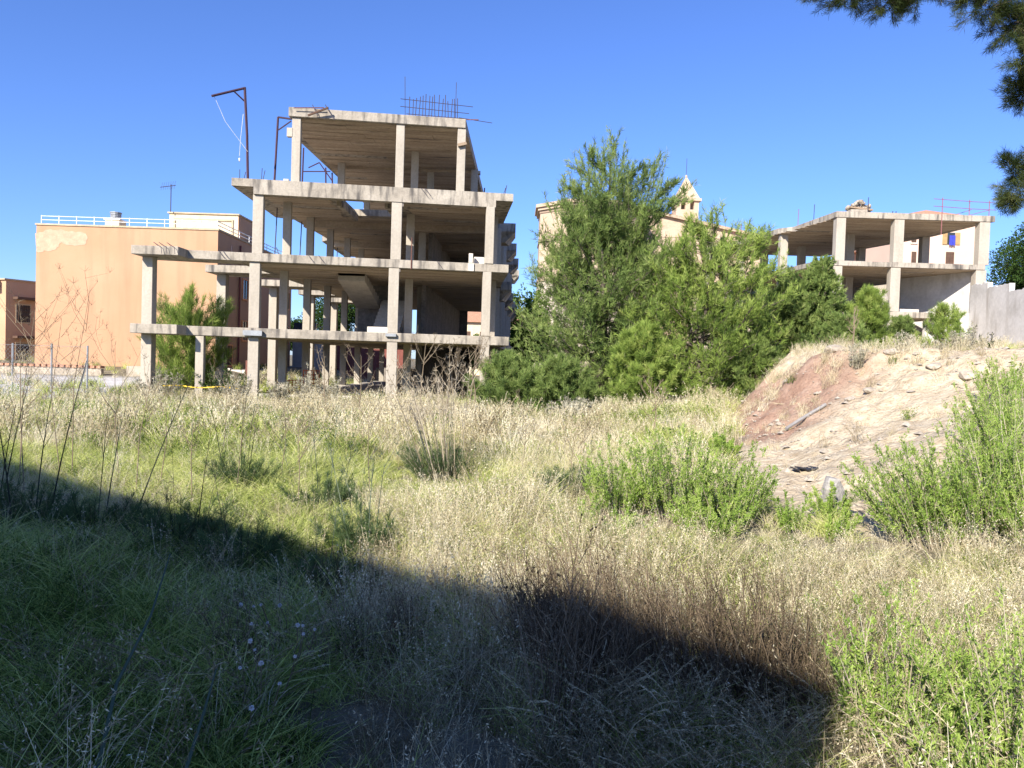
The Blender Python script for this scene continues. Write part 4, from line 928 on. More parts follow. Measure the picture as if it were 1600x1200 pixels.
conifer('young_pine', 'bright green rounded young pine growing through the left end of the big frame', (x2, y2, -.3), 4.5,
        prof([(0, .9), (.25, 1.3), (.5, 1.65), (.7, 1.65), (.85, 1.3), (1, .6)]), 60, 9, 6, 0.32, 0.013, 12, mat='needle_y', seed=41, multi=3, cat='young pine', rise=1.6, up=1.8)

# overhanging pine whose trunk stands outside the picture
def cloudpine():
    global rng
    rng = np.random.default_rng(77)
    bx, by = 13.2, 12.2; q_ = 1.5; T = empty('overhanging_pine', (bx, by, hz(bx, by)), 'old pine reaching in from the right with dark hanging needle masses', 'pine tree')
    b = np.array([bx, by, hz(bx, by)])
    tk = [b + np.array([0.25 * math.sin(k), 0.1 * k / 9, 10.0 * k / 9 - .2]) for k in range(10)]
    MB().tube(tk, [0.28 * (1 - .75 * k / 9) for k in range(10)], 9).build('trunk', M['bark'], T, smooth=True)
    blobs = [(1330, -10, 9.2, .42, .16), (1385, 4, 9.2, .40, .19), (1435, -6, 9.2, .40, .20), (1300, -22, 9.2, .4, .14), (1470, -30, 9.2, .4, .2), (1400, -45, 9.2, .7, .3), (1540, 15, 9.0, .42, .28), (1585, 35, 9.0, .42, .33), (1640, 20, 9.0, .6, .5), (1530, -20, 9, .4, .28), (1610, 85, 8.8, .34, .2),
             (1600, 150, 9.4, .30, .18), (1640, 130, 9.3, .4, .3), (1590, 128, 9.4, .2, .1), (1582, 262, 9.8, .22, .24), (1598, 300, 9.8, .36, .26), (1640, 260, 9.7, .5, .4), (1578, 315, 9.8, .15, .12),
             (1700, 60, 9, .8, .6), (1800, -60, 8.5, 1.0, .6), (1700, -80, 8.5, 1.0, .5), (1900, 60, 8.5, 1.0, .6), (1750, 260, 9, .6, .4)]
    lm = MB(); SP, SD, ST = [], [], []
    for (px, py, Y, rx, rz) in blobs:
        Y *= q_; rx *= q_; rz *= q_; c = P(px, py, Y); k = min(9, max(2, int((c[2] - b[2] - .3) / 10.0 * 9))); o = tk[k]
        m_ = (o + c) / 2 + np.array([0, 0, .35]); path = [o, (o + m_) / 2 + np.array([0, 0, .1]), m_, (m_ + c) / 2 + np.array([0, 0, .1]), c]
        lm.tube(path, [0.06, 0.05, 0.035, 0.025, 0.012], 5, False)
        n = int(260 * (rx * rz / .36) ** .75) + 60
        # twigs from the core outward
        for j in range(n // 7):
            dr = unit(rng.normal(size=3)); rad = rng.uniform(.35, 1) ** .6
            e = c + dr * np.array([rx, rx, rz]) * rad; s0 = c + dr * np.array([rx, rx, rz]) * rad * .3
            lm.tube([s0, e], [0.008, 0.003], 3, False)
            u = rng.uniform(.3, 1.05, 9)[:, None]; pts = s0 + (e - s0) * u + rng.normal(size=(9, 3)) * .04
            SP.append(pts); SD.append(unit((e - s0) * 2 + rng.normal(size=(9, 3)) * .25 * np.linalg.norm(e - s0) + np.array([0, 0, .03]))); ST.append(np.clip(.35 + rng.normal() * .2 + rng.normal(size=9) * .1 + np.zeros(9), 0, 1))
    lm.build('limbs', M['bark'], T)
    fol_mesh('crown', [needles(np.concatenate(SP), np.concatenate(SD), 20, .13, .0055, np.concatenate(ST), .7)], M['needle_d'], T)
cloudpine()

def leafy(name, label, base, H, blobs, n, l, w, mat, cat='bush', group=None, seed=1, trunk=True):
    """broadleaf tree or bush: limbs to several leaf masses; blobs (dx,dy,zf,rx,rz)"""
    global rng
    rng = np.random.default_rng(seed); T = empty(name, tuple(base), label, cat, group); b = np.array(base, float)
    mb = MB(); o = b + np.array([0, 0, H * .25])
    if trunk: mb.tube([b - [0, 0, .2], b + [0, 0, H * .12], o], [H * .022, H * .018, H * .015], 6)
    Ps, Ds, Ts = [], [], []
    tot = sum(q[3] * q[3] * q[4] for q in blobs)
    for (dx, dy, zf, rx, rz) in blobs:
        c = b + np.array([dx, dy, zf * H]); mb.tube([o, (o + c) / 2 + [0, 0, .05 * H], c], [H * .012, H * .008, H * .004], 4, False)
        k = int(n * rx * rx * rz / tot) + 20
        q = unit(rng.normal(size=(k, 3))); lob = 1 + .22 * np.sin(q[:, :1] * 5 + seed) * np.cos(q[:, 2:] * 6 + dx * 9)
        rad = rng.uniform(0.25, 1, (k, 1)) ** .45 * lob
        cl = vnoise(q[:, 0] * 3 + dx * 5, q[:, 2] * 3 + q[:, 1] * 2, .8, seed)[:, None]
        keep = (rng.uniform(0, 1, k) < .25 + cl[:, 0] * 1.2)
        Ps.append((c + q * rad * np.array([rx, rx, rz]))[keep]); Ds.append(unit(q + rng.normal(size=(k, 3)) * .7)[keep]); Ts.append(np.clip(.15 + .7 * cl[:, 0] + rng.normal(size=k) * .15, 0, 1)[keep])
        for j in range(10):
            e = c + unit(rng.normal(size=3)) * np.array([rx, rx, rz]) * .8; mb.tube([c, e], [H * .004, .003], 3, False)
    mb.build('trunk' if trunk else 'stems', M['bark'], T)
    Ps = np.concatenate(Ps); Ds = np.concatenate(Ds); Ts = np.concatenate(Ts)
    fol_mesh('crown', [leaves(Ps, Ds, l * rng.uniform(.6, 1.3, len(Ps)), w, Ts)], M[mat], T)
    return T
def at(px, Y, dz=0.0):
    x = P(px, 570, Y)[0]; return (x, Y, hz(x, Y) + dz)

# trees beyond the frames
GT = 'trees seen beyond the buildings'
def round_blobs(r, h, k, seed):
    R_ = random.Random(seed); return [(R_.uniform(-.6, .6) * r, R_.uniform(-.5, .5) * r, R_.uniform(.45, .85), R_.uniform(.45, .7) * r, R_.uniform(.16, .24) * h) for _ in range(k)]
for px, Y, H, r, lab, mt, sd in ((512, 78, 8.3, 3.4, 'round green tree framed by the open first floor left of the stairs', 'leaf_d', 51),
                                 (548, 82, 7.8, 3.0, 'dark green tree seen just beside the stair flight of the big frame', 'leaf_d', 52),
                                 (465, 74, 4.6, 1.8, 'small tree beside the solar heater beyond the open floor', 'leaf_d', 53),
                                 (815, 62, 8.6, 2.0, 'pale green tree between the big frame balconies and the church wall', 'leaf', 54),
                                 (828, 56, 5.0, 2.0, 'leafy tree at the foot of the church base', 'leaf', 55),
                                 (740, 66, 4.5, 1.7, 'green tree visible through the dark ground floor passage', 'leaf', 56)):
    leafy('broadleaf_tree', lab, at(px, Y), H, round_blobs(r, H, 8, sd), 9000, .22, .14, mt, 'tree', GT, sd)
for px, Y, H, r, lab, sd in ((1594, 58, 7.2, 2.3, 'dark evergreen oak rising behind the white wall end', 61), (1640, 54, 7.8, 3.0, 'darkest evergreen tree at the right picture edge above the white wall', 62),
                             (1592, 70, 6.6, 2.2, 'small dark tree just right of the low frame corner', 63)):
    b = at(px, Y); leafy('evergreen_tree', lab, (b[0], b[1], 4.6), H, round_blobs(r, H, 9, sd), 16000, .17, .10, 'leaf_d', 'tree', GT, sd)
# bushes on the bank
GB = 'bushes along the bank below the low frame'
leafy('fig_bush', 'light green broad leaved fig beside the yellower pine', at(1196, 31, -.1), 4.2, [(-.5, 0, .75, .8, .5), (.4, 0, .82, .8, .5), (0, -.3, .45, .9, .7), (-.9, 0, .4, .6, .6)], 4200, .2, .16, 'leaf', 'bush', GB, 71)
b = at(1278, 28.5)
conifer('juniper_bush', 'dense dark green pointed bush in front of the low frame corner', (b[0], b[1], b[2] - .3), 3.5, prof([(0, 1.0), (.3, 1.35), (.55, 1.05), (.8, .5), (1, .12)]), 70, 12, 6, .14, .022, 15, mat='needle', cat='bush', group=GB, seed=72, rise=1.2, up=1.3)
b = at(1232, 28.5)
conifer('juniper_bush', 'soft grey green bush on the slope left of the pointed dark bush', (b[0], b[1], b[2] - .3), 3.3, prof([(0, 1.1), (.3, 1.3), (.6, 1.0), (.85, .6), (1, .2)]), 46, 12, 6, .15, .016, 16, mat='needle', cat='bush', group=GB, seed=73, rise=1.0)
b = at(1180, 26)
conifer('juniper_bush', 'dark low bush at the foot of the slope beside the red earth', (b[0], b[1], b[2] - .5), 2.6, prof([(0, 1.2), (.3, 1.4), (.6, 1.1), (.85, .6), (1, .2)]), 46, 12, 6, .15, .016, 16, mat='needle', cat='bush', group=GB, seed=74, rise=1.0)
b = at(1352, 27.5)
conifer('young_pine', 'yellow green young pine standing before the front columns of the low frame', (b[0], b[1], b[2] - .2), 2.3, prof([(0, .6), (.3, .8), (.6, .7), (.85, .4), (1, .15)]), 34, 12, 6, .2, .013, 17, mat='needle_y', cat='young pine', group=GB, seed=75, rise=1.3, up=1.5)
b = at(1403, 29.5)
conifer('young_pine', 'grey green small pine beside the pale boulder below the low frame', (b[0], b[1], b[2] - .2), 1.35, prof([(0, .5), (.3, .7), (.6, .6), (.85, .4), (1, .15)]), 22, 9, 6, .17, .012, 15, mat='needle', cat='young pine', group=GB, seed=76, rise=1.2)
b = at(1472, 27)
conifer('young_pine', 'wispy young pine before the retaining wall at the right end of the frame', (b[0], b[1], b[2] - .15), 1.75, prof([(0, .5), (.3, .75), (.6, .7), (.85, .5), (1, .2)]), 26, 6, 5, .19, .011, 14, mat='needle_y', cat='young pine', group=GB, seed=77, rise=1.6, up=1.8)
b = at(1310, 25)
conifer('juniper_bush', 'rounded green bush at the lip of the bank above the red earth', (b[0], b[1], b[2] - .3), 1.45, prof([(0, .9), (.3, 1.1), (.6, .9), (.85, .5), (1, .2)]), 34, 12, 6, .15, .016, 16, mat='needle', cat='bush', group=GB, seed=78, rise=.9)
bo = P(1372, 470, 31); tag(MB().blob((bo[0], bo[1], bo[2] - .35), (.55, .5, .75), 8, 2, .5).build('boulder', M['limestone']), 'pale upright boulder among the young pines below the low frame', 'boulder')

# ---------------------------------------------------------------- upright leafy weeds
def weed(name, label, base, H, r, nst, mat='weed', lean=(0, 0), cat='green bush', group=None, seed=1, leafl=.034, leafw=.0085, dens=78, stemmat='drystem', curve=.5):
    global rng
    rng = np.random.default_rng(seed); T = empty(name, tuple(base), label, cat, group); b = np.array(base, float)
    n = nst; a = rng.uniform(0, 2 * np.pi, n); q = np.sqrt(rng.uniform(0, 1, n)); bs_ = b + np.stack([np.cos(a) * q * r * .45, np.sin(a) * q * r * .45, np.full(n, -.05)], -1)
    d = unit(np.stack([np.cos(a) * q * r / H * .8 + lean[0] / H, np.sin(a) * q * r / H * .8 + lean[1] / H, np.ones(n)], -1))
    bend = np.stack([np.cos(a) * q * .25 + lean[0] * .3, np.sin(a) * q * .25 + lean[1] * .3, -rng.uniform(0, .12, n)], -1) * curve
    Ls = H * rng.uniform(.5, 1.08, n) * (1.05 - .35 * q)
    sv, sf, st_, c = strips(bs_, d, bend, Ls, .009, 4)
    # side twigs
    k = 7; t = rng.uniform(.25, .95, (n, k)); base2 = b * 0 + (bs_[:, None, :] + (d[:, None, :] * t[..., None] + bend[:, None, :] * (t ** 2)[..., None]) * Ls[:, None, None])
    d2 = unit(d[:, None, :] + rng.normal(size=(n, k, 3)) * .38 + np.array([0, 0, .35])); L2 = (Ls[:, None] * rng.uniform(.12, .32, (n, k)) * (1.25 - t))
    b2 = base2.reshape(-1, 3); dd2 = d2.reshape(-1, 3); l2 = L2.ravel()
    v2, f2, t2, _ = strips(b2, dd2, np.tile([0, 0, .1], (len(b2), 1)), l2, .005, 2)
    fol_mesh('stems', [(sv, sf, st_), (v2, f2, t2)], M[stemmat], T)
    # leaves
    m = dens; u = rng.uniform(.2, 1, (n, m)); tp = rng.uniform(0, 1, n)
    pl_ = (bs_[:, None, :] + (d[:, None, :] * u[..., None] + bend[:, None, :] * (u ** 2)[..., None]) * Ls[:, None, None]).reshape(-1, 3)
    dl = unit(np.repeat(d, m, 0) + rng.normal(size=(n * m, 3)) * .6)
    m2 = dens // 5 + 3; u2 = rng.uniform(.1, 1.05, (len(b2), m2)); pl2 = (b2[:, None, :] + dd2[:, None, :] * (u2 * l2[:, None])[..., None]).reshape(-1, 3)
    dl2 = unit(np.repeat(dd2, m2, 0) + rng.normal(size=(len(pl2), 3)) * .6)
    ti = np.clip(np.concatenate([np.repeat(tp, m) * .5 + u.ravel() * .35, np.repeat(np.repeat(tp, k), m2) * .5 + .35]) + rng.normal(size=n * m + len(pl2)) * .12, 0, 1)
    Pl = np.concatenate([pl_, pl2]); Dl = np.concatenate([dl, dl2])
    fol_mesh('leaves', [leaves(Pl, Dl, leafl * rng.uniform(.6, 1.3, len(Pl)), leafw, ti)], M[mat], T)
    return T
def wp(x, y): return (x, y, hz(x, y))
GW = 'bright green fleabane bushes in the sunny field'
weed('green_bush', 'bright green bush, leftmost of the clump in the middle of the field', wp(1.25, 8.7), 1.0, .5, 75, group=GW, seed=101)
weed('green_bush', 'tallest bright green bush of the clump left of the tan bank', wp(1.85, 8.5), 1.2, .6, 95, group=GW, seed=102, lean=(-.05, 0))
weed('green_bush', 'dense bright green bush at the right end of the field clump', wp(2.4, 8.3), 1.0, .5, 85, group=GW, seed=103)
weed('green_bush', 'low green bush in front of the field clump', wp(2.05, 7.7), .6, .5, 55, group=GW, seed=104)
weed('green_bush', 'thin upright green sprigs between the clump and the grey rock', wp(2.95, 7.9), .55, .2, 18, group=GW, seed=105)
weed('green_bush', 'small green sprigs right beside the grey rock', wp(3.25, 7.6), .45, .2, 14, group=GW, seed=106, lean=(.1, 0))
weed('green_bush', 'green bush leaning left at the foot of the tan bank', wp(4.05, 7.4), 1.25, .55, 95, group=GW, seed=107, lean=(-.35, 0))
weed('green_bush', 'spreading green bush between the leaning bush and the tall edge bush', wp(4.5, 7.4), 1.35, .7, 110, group=GW, seed=108, lean=(-.1, 0))
weed('green_bush', 'tall green bush against the right picture edge on the bank', wp(5.05, 7.6), 1.8, .7, 130, group=GW, seed=109, lean=(.05, 0))
weed('green_bush', 'green bush spilling out of the picture behind the tall edge bush', wp(5.6, 8.2), 1.75, .8, 110, group=GW, seed=110)
weed('green_bush', 'leafy green bush on the bank above the tall edge bush', wp(6.1, 9.4), 1.2, .7, 80, group=GW, seed=120)
weed('green_bush', 'sparse green weed on the bank top at the right picture edge', wp(7.6, 11.8), .9, .6, 50, group=GW, seed=121)
weed('green_bush', 'green bush filling the gap at the toe of the bank near the edge', wp(4.9, 6.9), 1.2, .6, 90, group=GW, seed=122)
weed('green_bush', 'small green weed low on the tan bank between rock and leaning bush', wp(3.5, 8.3), .5, .3, 26, group=GW, seed=123)
weed('green_bush', 'low rounded green bush at the foot of the red earth', wp(3.75, 13.6), .5, .4, 50, group=GW, seed=111, leafl=.05, leafw=.014)
weed('green_bush', 'sunlit green bush in the bottom right corner, nearest the shadow edge', wp(1.72, 3.25), .8, .36, 85, group=GW, seed=112, leafl=.022, leafw=.006, dens=70, lean=(.05, 0))
weed('green_bush', 'sunlit green bush spilling over the right picture edge near the bottom', wp(2.15, 3.1), .9, .45, 90, group=GW, seed=113, leafl=.022, leafw=.006, dens=70)
weed('green_bush', 'sunlit green bush behind the pale grass plumes at the bottom right', wp(1.75, 2.6), .6, .38, 75, group=GW, seed=114, leafl=.022, leafw=.006, dens=70)
weed('green_bush', 'pale green weed patch on the field right of centre', wp(2.3, 4.7), .45, .5, 40, group=GW, seed=115, leafl=.026, leafw=.006)
weed('green_bush', 'green weed patch in the grass below the field clump', wp(.9, 7.4), .5, .6, 45, group=GW, seed=116)
# fennel
GF = 'feathery fennel plants in the field'
def fennel(label, x, y, H, r, nt, ns, sh, seed, mat='fennelleaf', smat='drystem', lean=(0, 0), sw=.012):
    global rng
    T = weed('fennel_plant', label, wp(x, y), H, r, nt, mat, lean, 'fennel', GF, seed, .07, .0035, 60, smat)
    n = ns; a = rng.uniform(0, 2 * np.pi, n); q = rng.uniform(.2, 1, n); b = np.array(wp(x, y)) + np.stack([np.cos(a) * q * r * .6, np.sin(a) * q * r * .5, np.zeros(n)], -1)
    d = unit(np.stack([np.cos(a) * q * .22 + lean[0], np.sin(a) * q * .22, np.ones(n)], -1)); Ls = sh * rng.uniform(.65, 1.05, n)
    bend = np.stack([np.cos(a) * .06, np.sin(a) * .06, np.zeros(n)], -1)
    parts = [strips(b, d, bend, Ls, sw, 5, taper=.35)[:3]]
    k = 2 if smat == 'darkstem' else 5; t = rng.uniform(.55, .95, (n, k)); b2 = (b[:, None] + (d[:, None] * t[..., None] + bend[:, None] * (t ** 2)[..., None]) * Ls[:, None, None]).reshape(-1, 3)
    d2 = unit(np.repeat(d, k, 0) + rng.normal(size=(n * k, 3)) * .42); l2 = np.repeat(Ls, k) * rng.uniform(.1, .25, n * k)
    parts.append(strips(b2, d2, np.tile([0, 0, .15], (n * k, 1)), l2, sw * .5, 2)[:3])
    e = b2 + (d2 + [0, 0, .15]) * l2[:, None]; m = 6; b3 = np.repeat(e, m, 0); d3 = unit(np.repeat(d2, m, 0) + rng.normal(size=(len(b3), 3)) * .5)
    if smat != 'darkstem': parts.append(strips(b3, d3, d3 * 0, .05 * sh, sw * .4, 1)[:3])
    fol_mesh('tall_stalks', parts, M[smat], T)
    return T
fennel('fennel bush with a fan of pale dry stalks in front of the big frame', -.95, 10.6, .75, .55, 80, 46, 1.5, 201, lean=(-.2, 0))
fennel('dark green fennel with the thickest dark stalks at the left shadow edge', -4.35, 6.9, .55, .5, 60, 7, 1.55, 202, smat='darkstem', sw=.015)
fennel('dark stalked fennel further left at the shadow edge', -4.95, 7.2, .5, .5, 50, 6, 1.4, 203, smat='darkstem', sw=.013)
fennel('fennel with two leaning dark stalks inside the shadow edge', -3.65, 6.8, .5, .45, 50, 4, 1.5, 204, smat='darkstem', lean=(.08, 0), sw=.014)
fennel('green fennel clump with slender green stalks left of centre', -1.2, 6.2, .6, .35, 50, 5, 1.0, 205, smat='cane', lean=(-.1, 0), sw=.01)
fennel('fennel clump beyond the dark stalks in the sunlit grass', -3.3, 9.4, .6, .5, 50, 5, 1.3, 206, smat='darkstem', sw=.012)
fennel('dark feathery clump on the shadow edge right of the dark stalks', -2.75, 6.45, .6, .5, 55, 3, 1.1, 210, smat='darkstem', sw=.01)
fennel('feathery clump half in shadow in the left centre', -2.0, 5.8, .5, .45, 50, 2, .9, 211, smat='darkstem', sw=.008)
fennel('small feathery clump where the shadow meets the sunlit grass', -1.25, 5.15, .42, .4, 44, 2, .75, 212, smat='cane', sw=.006)
fennel('feathery green tuft in the field left of the bright bushes', .7, 9.6, .6, .4, 50, 3, 1.0, 207)
fennel('fennel tuft in the middle of the sunny field', -2.0, 8.3, .55, .5, 50, 5, 1.1, 208, smat='cane', sw=.01)

# dry umbel skeletons
def skeleton(name, label, x, y, H, seed, mat='drystem', r0=.012, lean=0.0, nb=6, cat='dry weed', group='dry branching weed skeletons', heads=.0):
    global rng
    rng = np.random.default_rng(seed); T = empty(name, wp(x, y), label, cat, group); b = np.array(wp(x, y)); mb = MB()
    top = b + np.array([lean * H, rng.uniform(-.1, .1) * H, H]); mid = (b + top) / 2 + np.array([rng.normal() * .04 * H, 0, 0])
    mb.tube([b - [0, 0, .1], mid, top], [r0, r0 * .7, r0 * .3], 5, False); tips = [top]
    for k in range(nb):
        t = rng.uniform(.35, .9); o = b + (top - b) * t; a = rng.uniform(-1, 1); l = H * rng.uniform(.18, .42)
        d = unit(np.array([math.copysign(rng.uniform(.35, .8), a), rng.normal() * .4, 1.0])); e = o + d * l; m1 = (o + e) / 2 + [math.copysign(.05, a) * l, 0, 0]
        mb.tube([o, m1, e], [r0 * .55, r0 * .4, r0 * .2], 4, False); tips.append(e)
        for j in range(3):
            u = rng.uniform(.4, .95); o2 = o + (e - o) * u; e2 = o2 + unit(d + rng.normal(size=3) * .6) * l * .3; mb.tube([o2, e2], [r0 * .3, r0 * .12], 3, False); tips.append(e2)
    for e in tips:
        for j in range(5): mb.tube([e, e + unit(np.array([0, 0, .8]) + rng.normal(size=3) * .7) * H * .035], [r0 * .18, r0 * .1], 3, False)
    o = mb.build('stems', M[mat], T)
    if heads > 0:
        for i, e in enumerate(tips): MB().blob(e, (heads, heads, heads), i, 1, .4).build('seed_head', M[mat], T)
    return T
for i, (px, Y, H, lean, lab) in enumerate(((115, 9.5, 2.35, .06, 'tallest forked dry skeleton before the orange gable'), (98, 9.8, 2.0, .0, 'dry skeleton with long side fork just left of the tallest one'), (32, 9.0, 2.15, .05, 'pale dry skeleton before the shaded brown house'),
    (190, 9.4, 1.7, -.02, 'low dry skeleton in front of the orange gable base'), (42, 8.0, 1.7, -.05, 'bent dry skeleton beside the fence'), (215, 8.6, 1.35, .1, 'short dry skeleton left of the first column'),
        (660, 17, 1.95, .04, 'branching dry skeleton in front of the dark passage'), (695, 17.5, 2.0, .05, 'dry skeleton with crossing branches before the dark passage'), (730, 18, 2.1, .1, 'dry skeleton leaning right before the dark passage'), (745, 17, 1.9, -.1, 'dry skeleton leaning left beside the right front column'), (620, 18, 1.7, .02, 'dry skeleton by the middle front column'),
        (560, 20, 1.8, .05, 'dry skeleton below the stair flight'), (515, 19, 1.7, -.08, 'dry skeleton left of the stair flight'), (250, 9.0, 1.15, .05, 'pale thin forked stem in the sunlit grass below the first column'), (305, 8.2, 1.05, -.04, 'pale thin stem in the sunlit grass left of the feathery clump'), (372, 8.8, 1.1, .06, 'pale stem with spread side twigs in the mid field'), (470, 8.0, 1.0, -.05, 'pale thin stem leaning left in the mid field'), (585, 9.0, 1.1, -.06, 'pale thin stem left of the fan of dry stalks'), (820, 11, 1.1, .05, 'pale thin stem right of the fan of dry stalks'), (905, 9.5, 1.0, .02, 'pale upright stem left of the bright bushes'), (1330, 16.5, .9, .04, 'dry forked stem on the crest of the bank'), (350, 12, 1.3, .03, 'pale dry weed in the field below the young pine'), (440, 10, 1.1, .05, 'pale forked weed in the field left of centre'), (1020, 15, 1.2, .03, 'dry weed in the field before the yellower pine'))):
    x = P(px, 570, Y)[0]; skeleton('dry_weed', lab, x, Y, H, 300 + i, 'drystem', .007 + .0006 * Y * (Y > 12), lean, 6 + i % 3)
skeleton('seedhead_weed', 'dark knobbly seed head weed at the shadow edge in the centre', .12, 4.05, .52, 340, 'darkstem', .006, .1, 9, 'dry weed', None, .009)
skeleton('seedhead_weed', 'thin dark seed stalk standing in the sunlit grass right of centre', .42, 4.5, .75, 341, 'darkstem', .004, .02, 3, 'dry weed', None, .008)

# silvery dry plants at the foot of the frame and on the bank
for i, (px, Y, H, r, lab) in enumerate(((250, 29, 1.7, .9, 'grey tangled weed under the left end of the frame'), (345, 30, 2.0, .9, 'dark tangled weed between the first two front columns'), (370, 28.6, 1.5, .6, 'silvery weed just left of the second front column'), (438, 29, 1.5, .5, 'silvery weed right of the second front column'), (485, 29.5, 1.8, .6, 'tall silvery weed in the open bay below the slab'),
                                        (515, 29.6, 1.5, .5, 'silvery weed left of the middle front column'), (900, 21, 1.1, .5, 'silvery seeding weed before the tallest pine'), (880, 20, .9, .5, 'pale seeding weed below the low dark pine bush'), (1520, 17, .75, .25, 'white leaved weed on the bank before the limewashed wall'), (1500, 17.5, .7, .25, 'white leaved weed left of the one before the wall'), (1545, 18, .6, .3, 'dark leaved weed at the base of the wall'), (1410, 16.5, .6, .3, 'dry tuft on the lip of the bank'), (1338, 15.6, .55, .2, 'rusty upright dry weed on the crest of the bank'), (1470, 19, .6, .5, 'dusty weed in the wall shade'))):
    x = P(px, 570, Y)[0]; weed('silvery_weed', lab, wp(x, Y), H, r, 34 if r > .4 else 18, 'silver' if i not in (1, 10) else 'leaf_d', cat='dry weed', group='silvery weeds', seed=400 + i, leafl=.09 if Y > 19 else .06, leafw=.035 if Y > 19 else .02, dens=16)

# ---------------------------------------------------------------- small things on the ground
def thing_at(px, py, z):
    d = P(px, py, 1.0) - np.array([0, 0, EYE]); t = (z - EYE) / d[2]; return np.array([0, 0, EYE]) + d * t
def on_ground(px, py):
    d = P(px, py, 1.0) - np.array([0, 0, EYE]); ts = np.linspace(1.5, 60, 3000); X = d[0] * ts; Y = ts; Z = EYE + d[2] * ts
    k = np.argmax(Z < Hz(X, Y)); return np.array([X[k], Y[k], Z[k]])
g = on_ground(1308, 800); rk = MB().blob((g[0], g[1] + .1, g[2] + .12), (.17, .14, .28), 4, 2, .5).build('rock', M['greyrock'])
tag(rk, 'grey pointed rock slab leaning at the toe of the tan bank', 'rock')
for i, (px, py, r, lab) in enumerate(((1163, 628, .09, 'small white stone at the foot of the red earth'), (1305, 549, .22, 'pale flat rock on the crest of the red earth'), (1360, 612, .12, 'flat stone half way up the tan bank'), (1393, 552, .14, 'pale stone on the bank crest behind the dry tuft'), (1463, 575, .16, 'pale stone near the right end of the crest'), (1327, 625, .10, 'small stone beside the pipe end'), (1520, 590, .2, 'broad pale stone below the tall edge bush'), (1182, 742, .1, 'pale stone right of the bright green clump'), (1330, 806, .08, 'small pale stone beside the grey rock slab'))):
    g = on_ground(px, py); tag(MB().blob((g[0], g[1], g[2] + r * .2), (r * 1.3, r, r * .55), 20 + i, 2, .5).build('stone', M['limestone']), lab, 'stone', 'loose stones on the bank')
g = [on_ground(*q) for q in ((1228, 674), (1258, 655), (1290, 636))]
for q in g: q[2] += .05
tag(MB().tube(g, .032, 8).build('pipe', M['pipe']), 'grey pipe lying down the slope between red earth and tan clay', 'pipe')
g = on_ground(1255, 736); bp = MB(); 
for k in range(4): bp.obox((g[0] - .12 + .08 * k, g[1], g[2] + .03 + .015 * (k % 2)), (.09, .16, .02), .2 * k, .3 - .2 * k)
tag(bp.build('plastic_scrap', M['black']), 'crumpled black plastic scrap on the tan bank', 'litter')
cr = on_ground(1210, 613)
# gravel and clods on the bank, joined
rng = np.random.default_rng(9); sb = MB(); c_ = 0
for k in range(5200):
    x = rng.uniform(3, 12); y = rng.uniform(7, 20); d_ = float(foot_dist(np.array([x]), np.array([y]))[0])
    if d_ < 0.1 or d_ > 9: continue
    r = float(min(.075, .011 * rng.pareto(1.7) + .011)); 
    if c_ > 2600: break
    z = hz(x, y); n = len(sb.v); c_ += 1
    q = [(x + r * rng.uniform(.7, 1.4) * math.cos(a), y + r * rng.uniform(.7, 1.4) * math.sin(a), z + r * rng.uniform(-.2, .3)) for a in (0, 1.3, 2.6, 3.9, 5.2)]
    sb.v += q + [(x, y, z + r * rng.uniform(.5, 1.0))]
    sb.f += [(n + i, n + (i + 1) % 5, n + 5) for i in range(5)]
tag(sb.build('clods', M['limestone']), 'scattered clods and small stones over the clay bank', 'clods', kind='stuff')

# thistledown plant and canes in the shade
td = empty('thistledown_plant', (-1.35, 4.0, 0), 'spent thistle with fluffy white down heads in the shaded grass', 'thistle')
for i, (px, py) in enumerate(((376, 946), (396, 949), (408, 946), (437, 947), (393, 976), (418, 974), (465, 978), (473, 979), (492, 985), (391, 1003), (398, 1017), (461, 1027), (408, 1038), (375, 1045), (437, 1070), (393, 1108), (474, 992))):
    q = thing_at(px, py, .30 + .1 * ((i * 7) % 5) / 5); b0 = np.array([q[0] * .6 - .5, q[1] + .15, 0])
    st = MB().tube([b0, (b0 + q) / 2 + np.array([.03, 0, .05]), q], [.0035, .003, .0022], 4, False).build('stem', M['drystem'], td)
    r = .009 if i % 3 else .013; V_, F_, _ = leaves(np.repeat(q[None] + [0, 0, .004], 90, 0), unit(rng.normal(size=(90, 3)) + [0, -.2, .3]), r, r * .35)
    link('down_head', np_mesh('down_head', V_, F_, M['puff']), td)
for lab, pts in (('long bent blue green cane leaning through the shaded grass', ((266, 865, 3.6), (236, 961, 3.2), (182, 1069, 2.85), (150, 1215, 2.5))),
                 ('shorter leaning cane at the bottom left', ((338, 1045, 2.9), (318, 1115, 2.7), (285, 1220, 2.45)))):
    tag(MB().tube([P(*q) for q in pts], [.003, .005, .0065, .008], 6).build('cane', M['cane']) if len(pts) == 4 else MB().tube([P(*q) for q in pts], [.003, .005, .007], 6).build('cane', M['cane']), lab, 'cane')

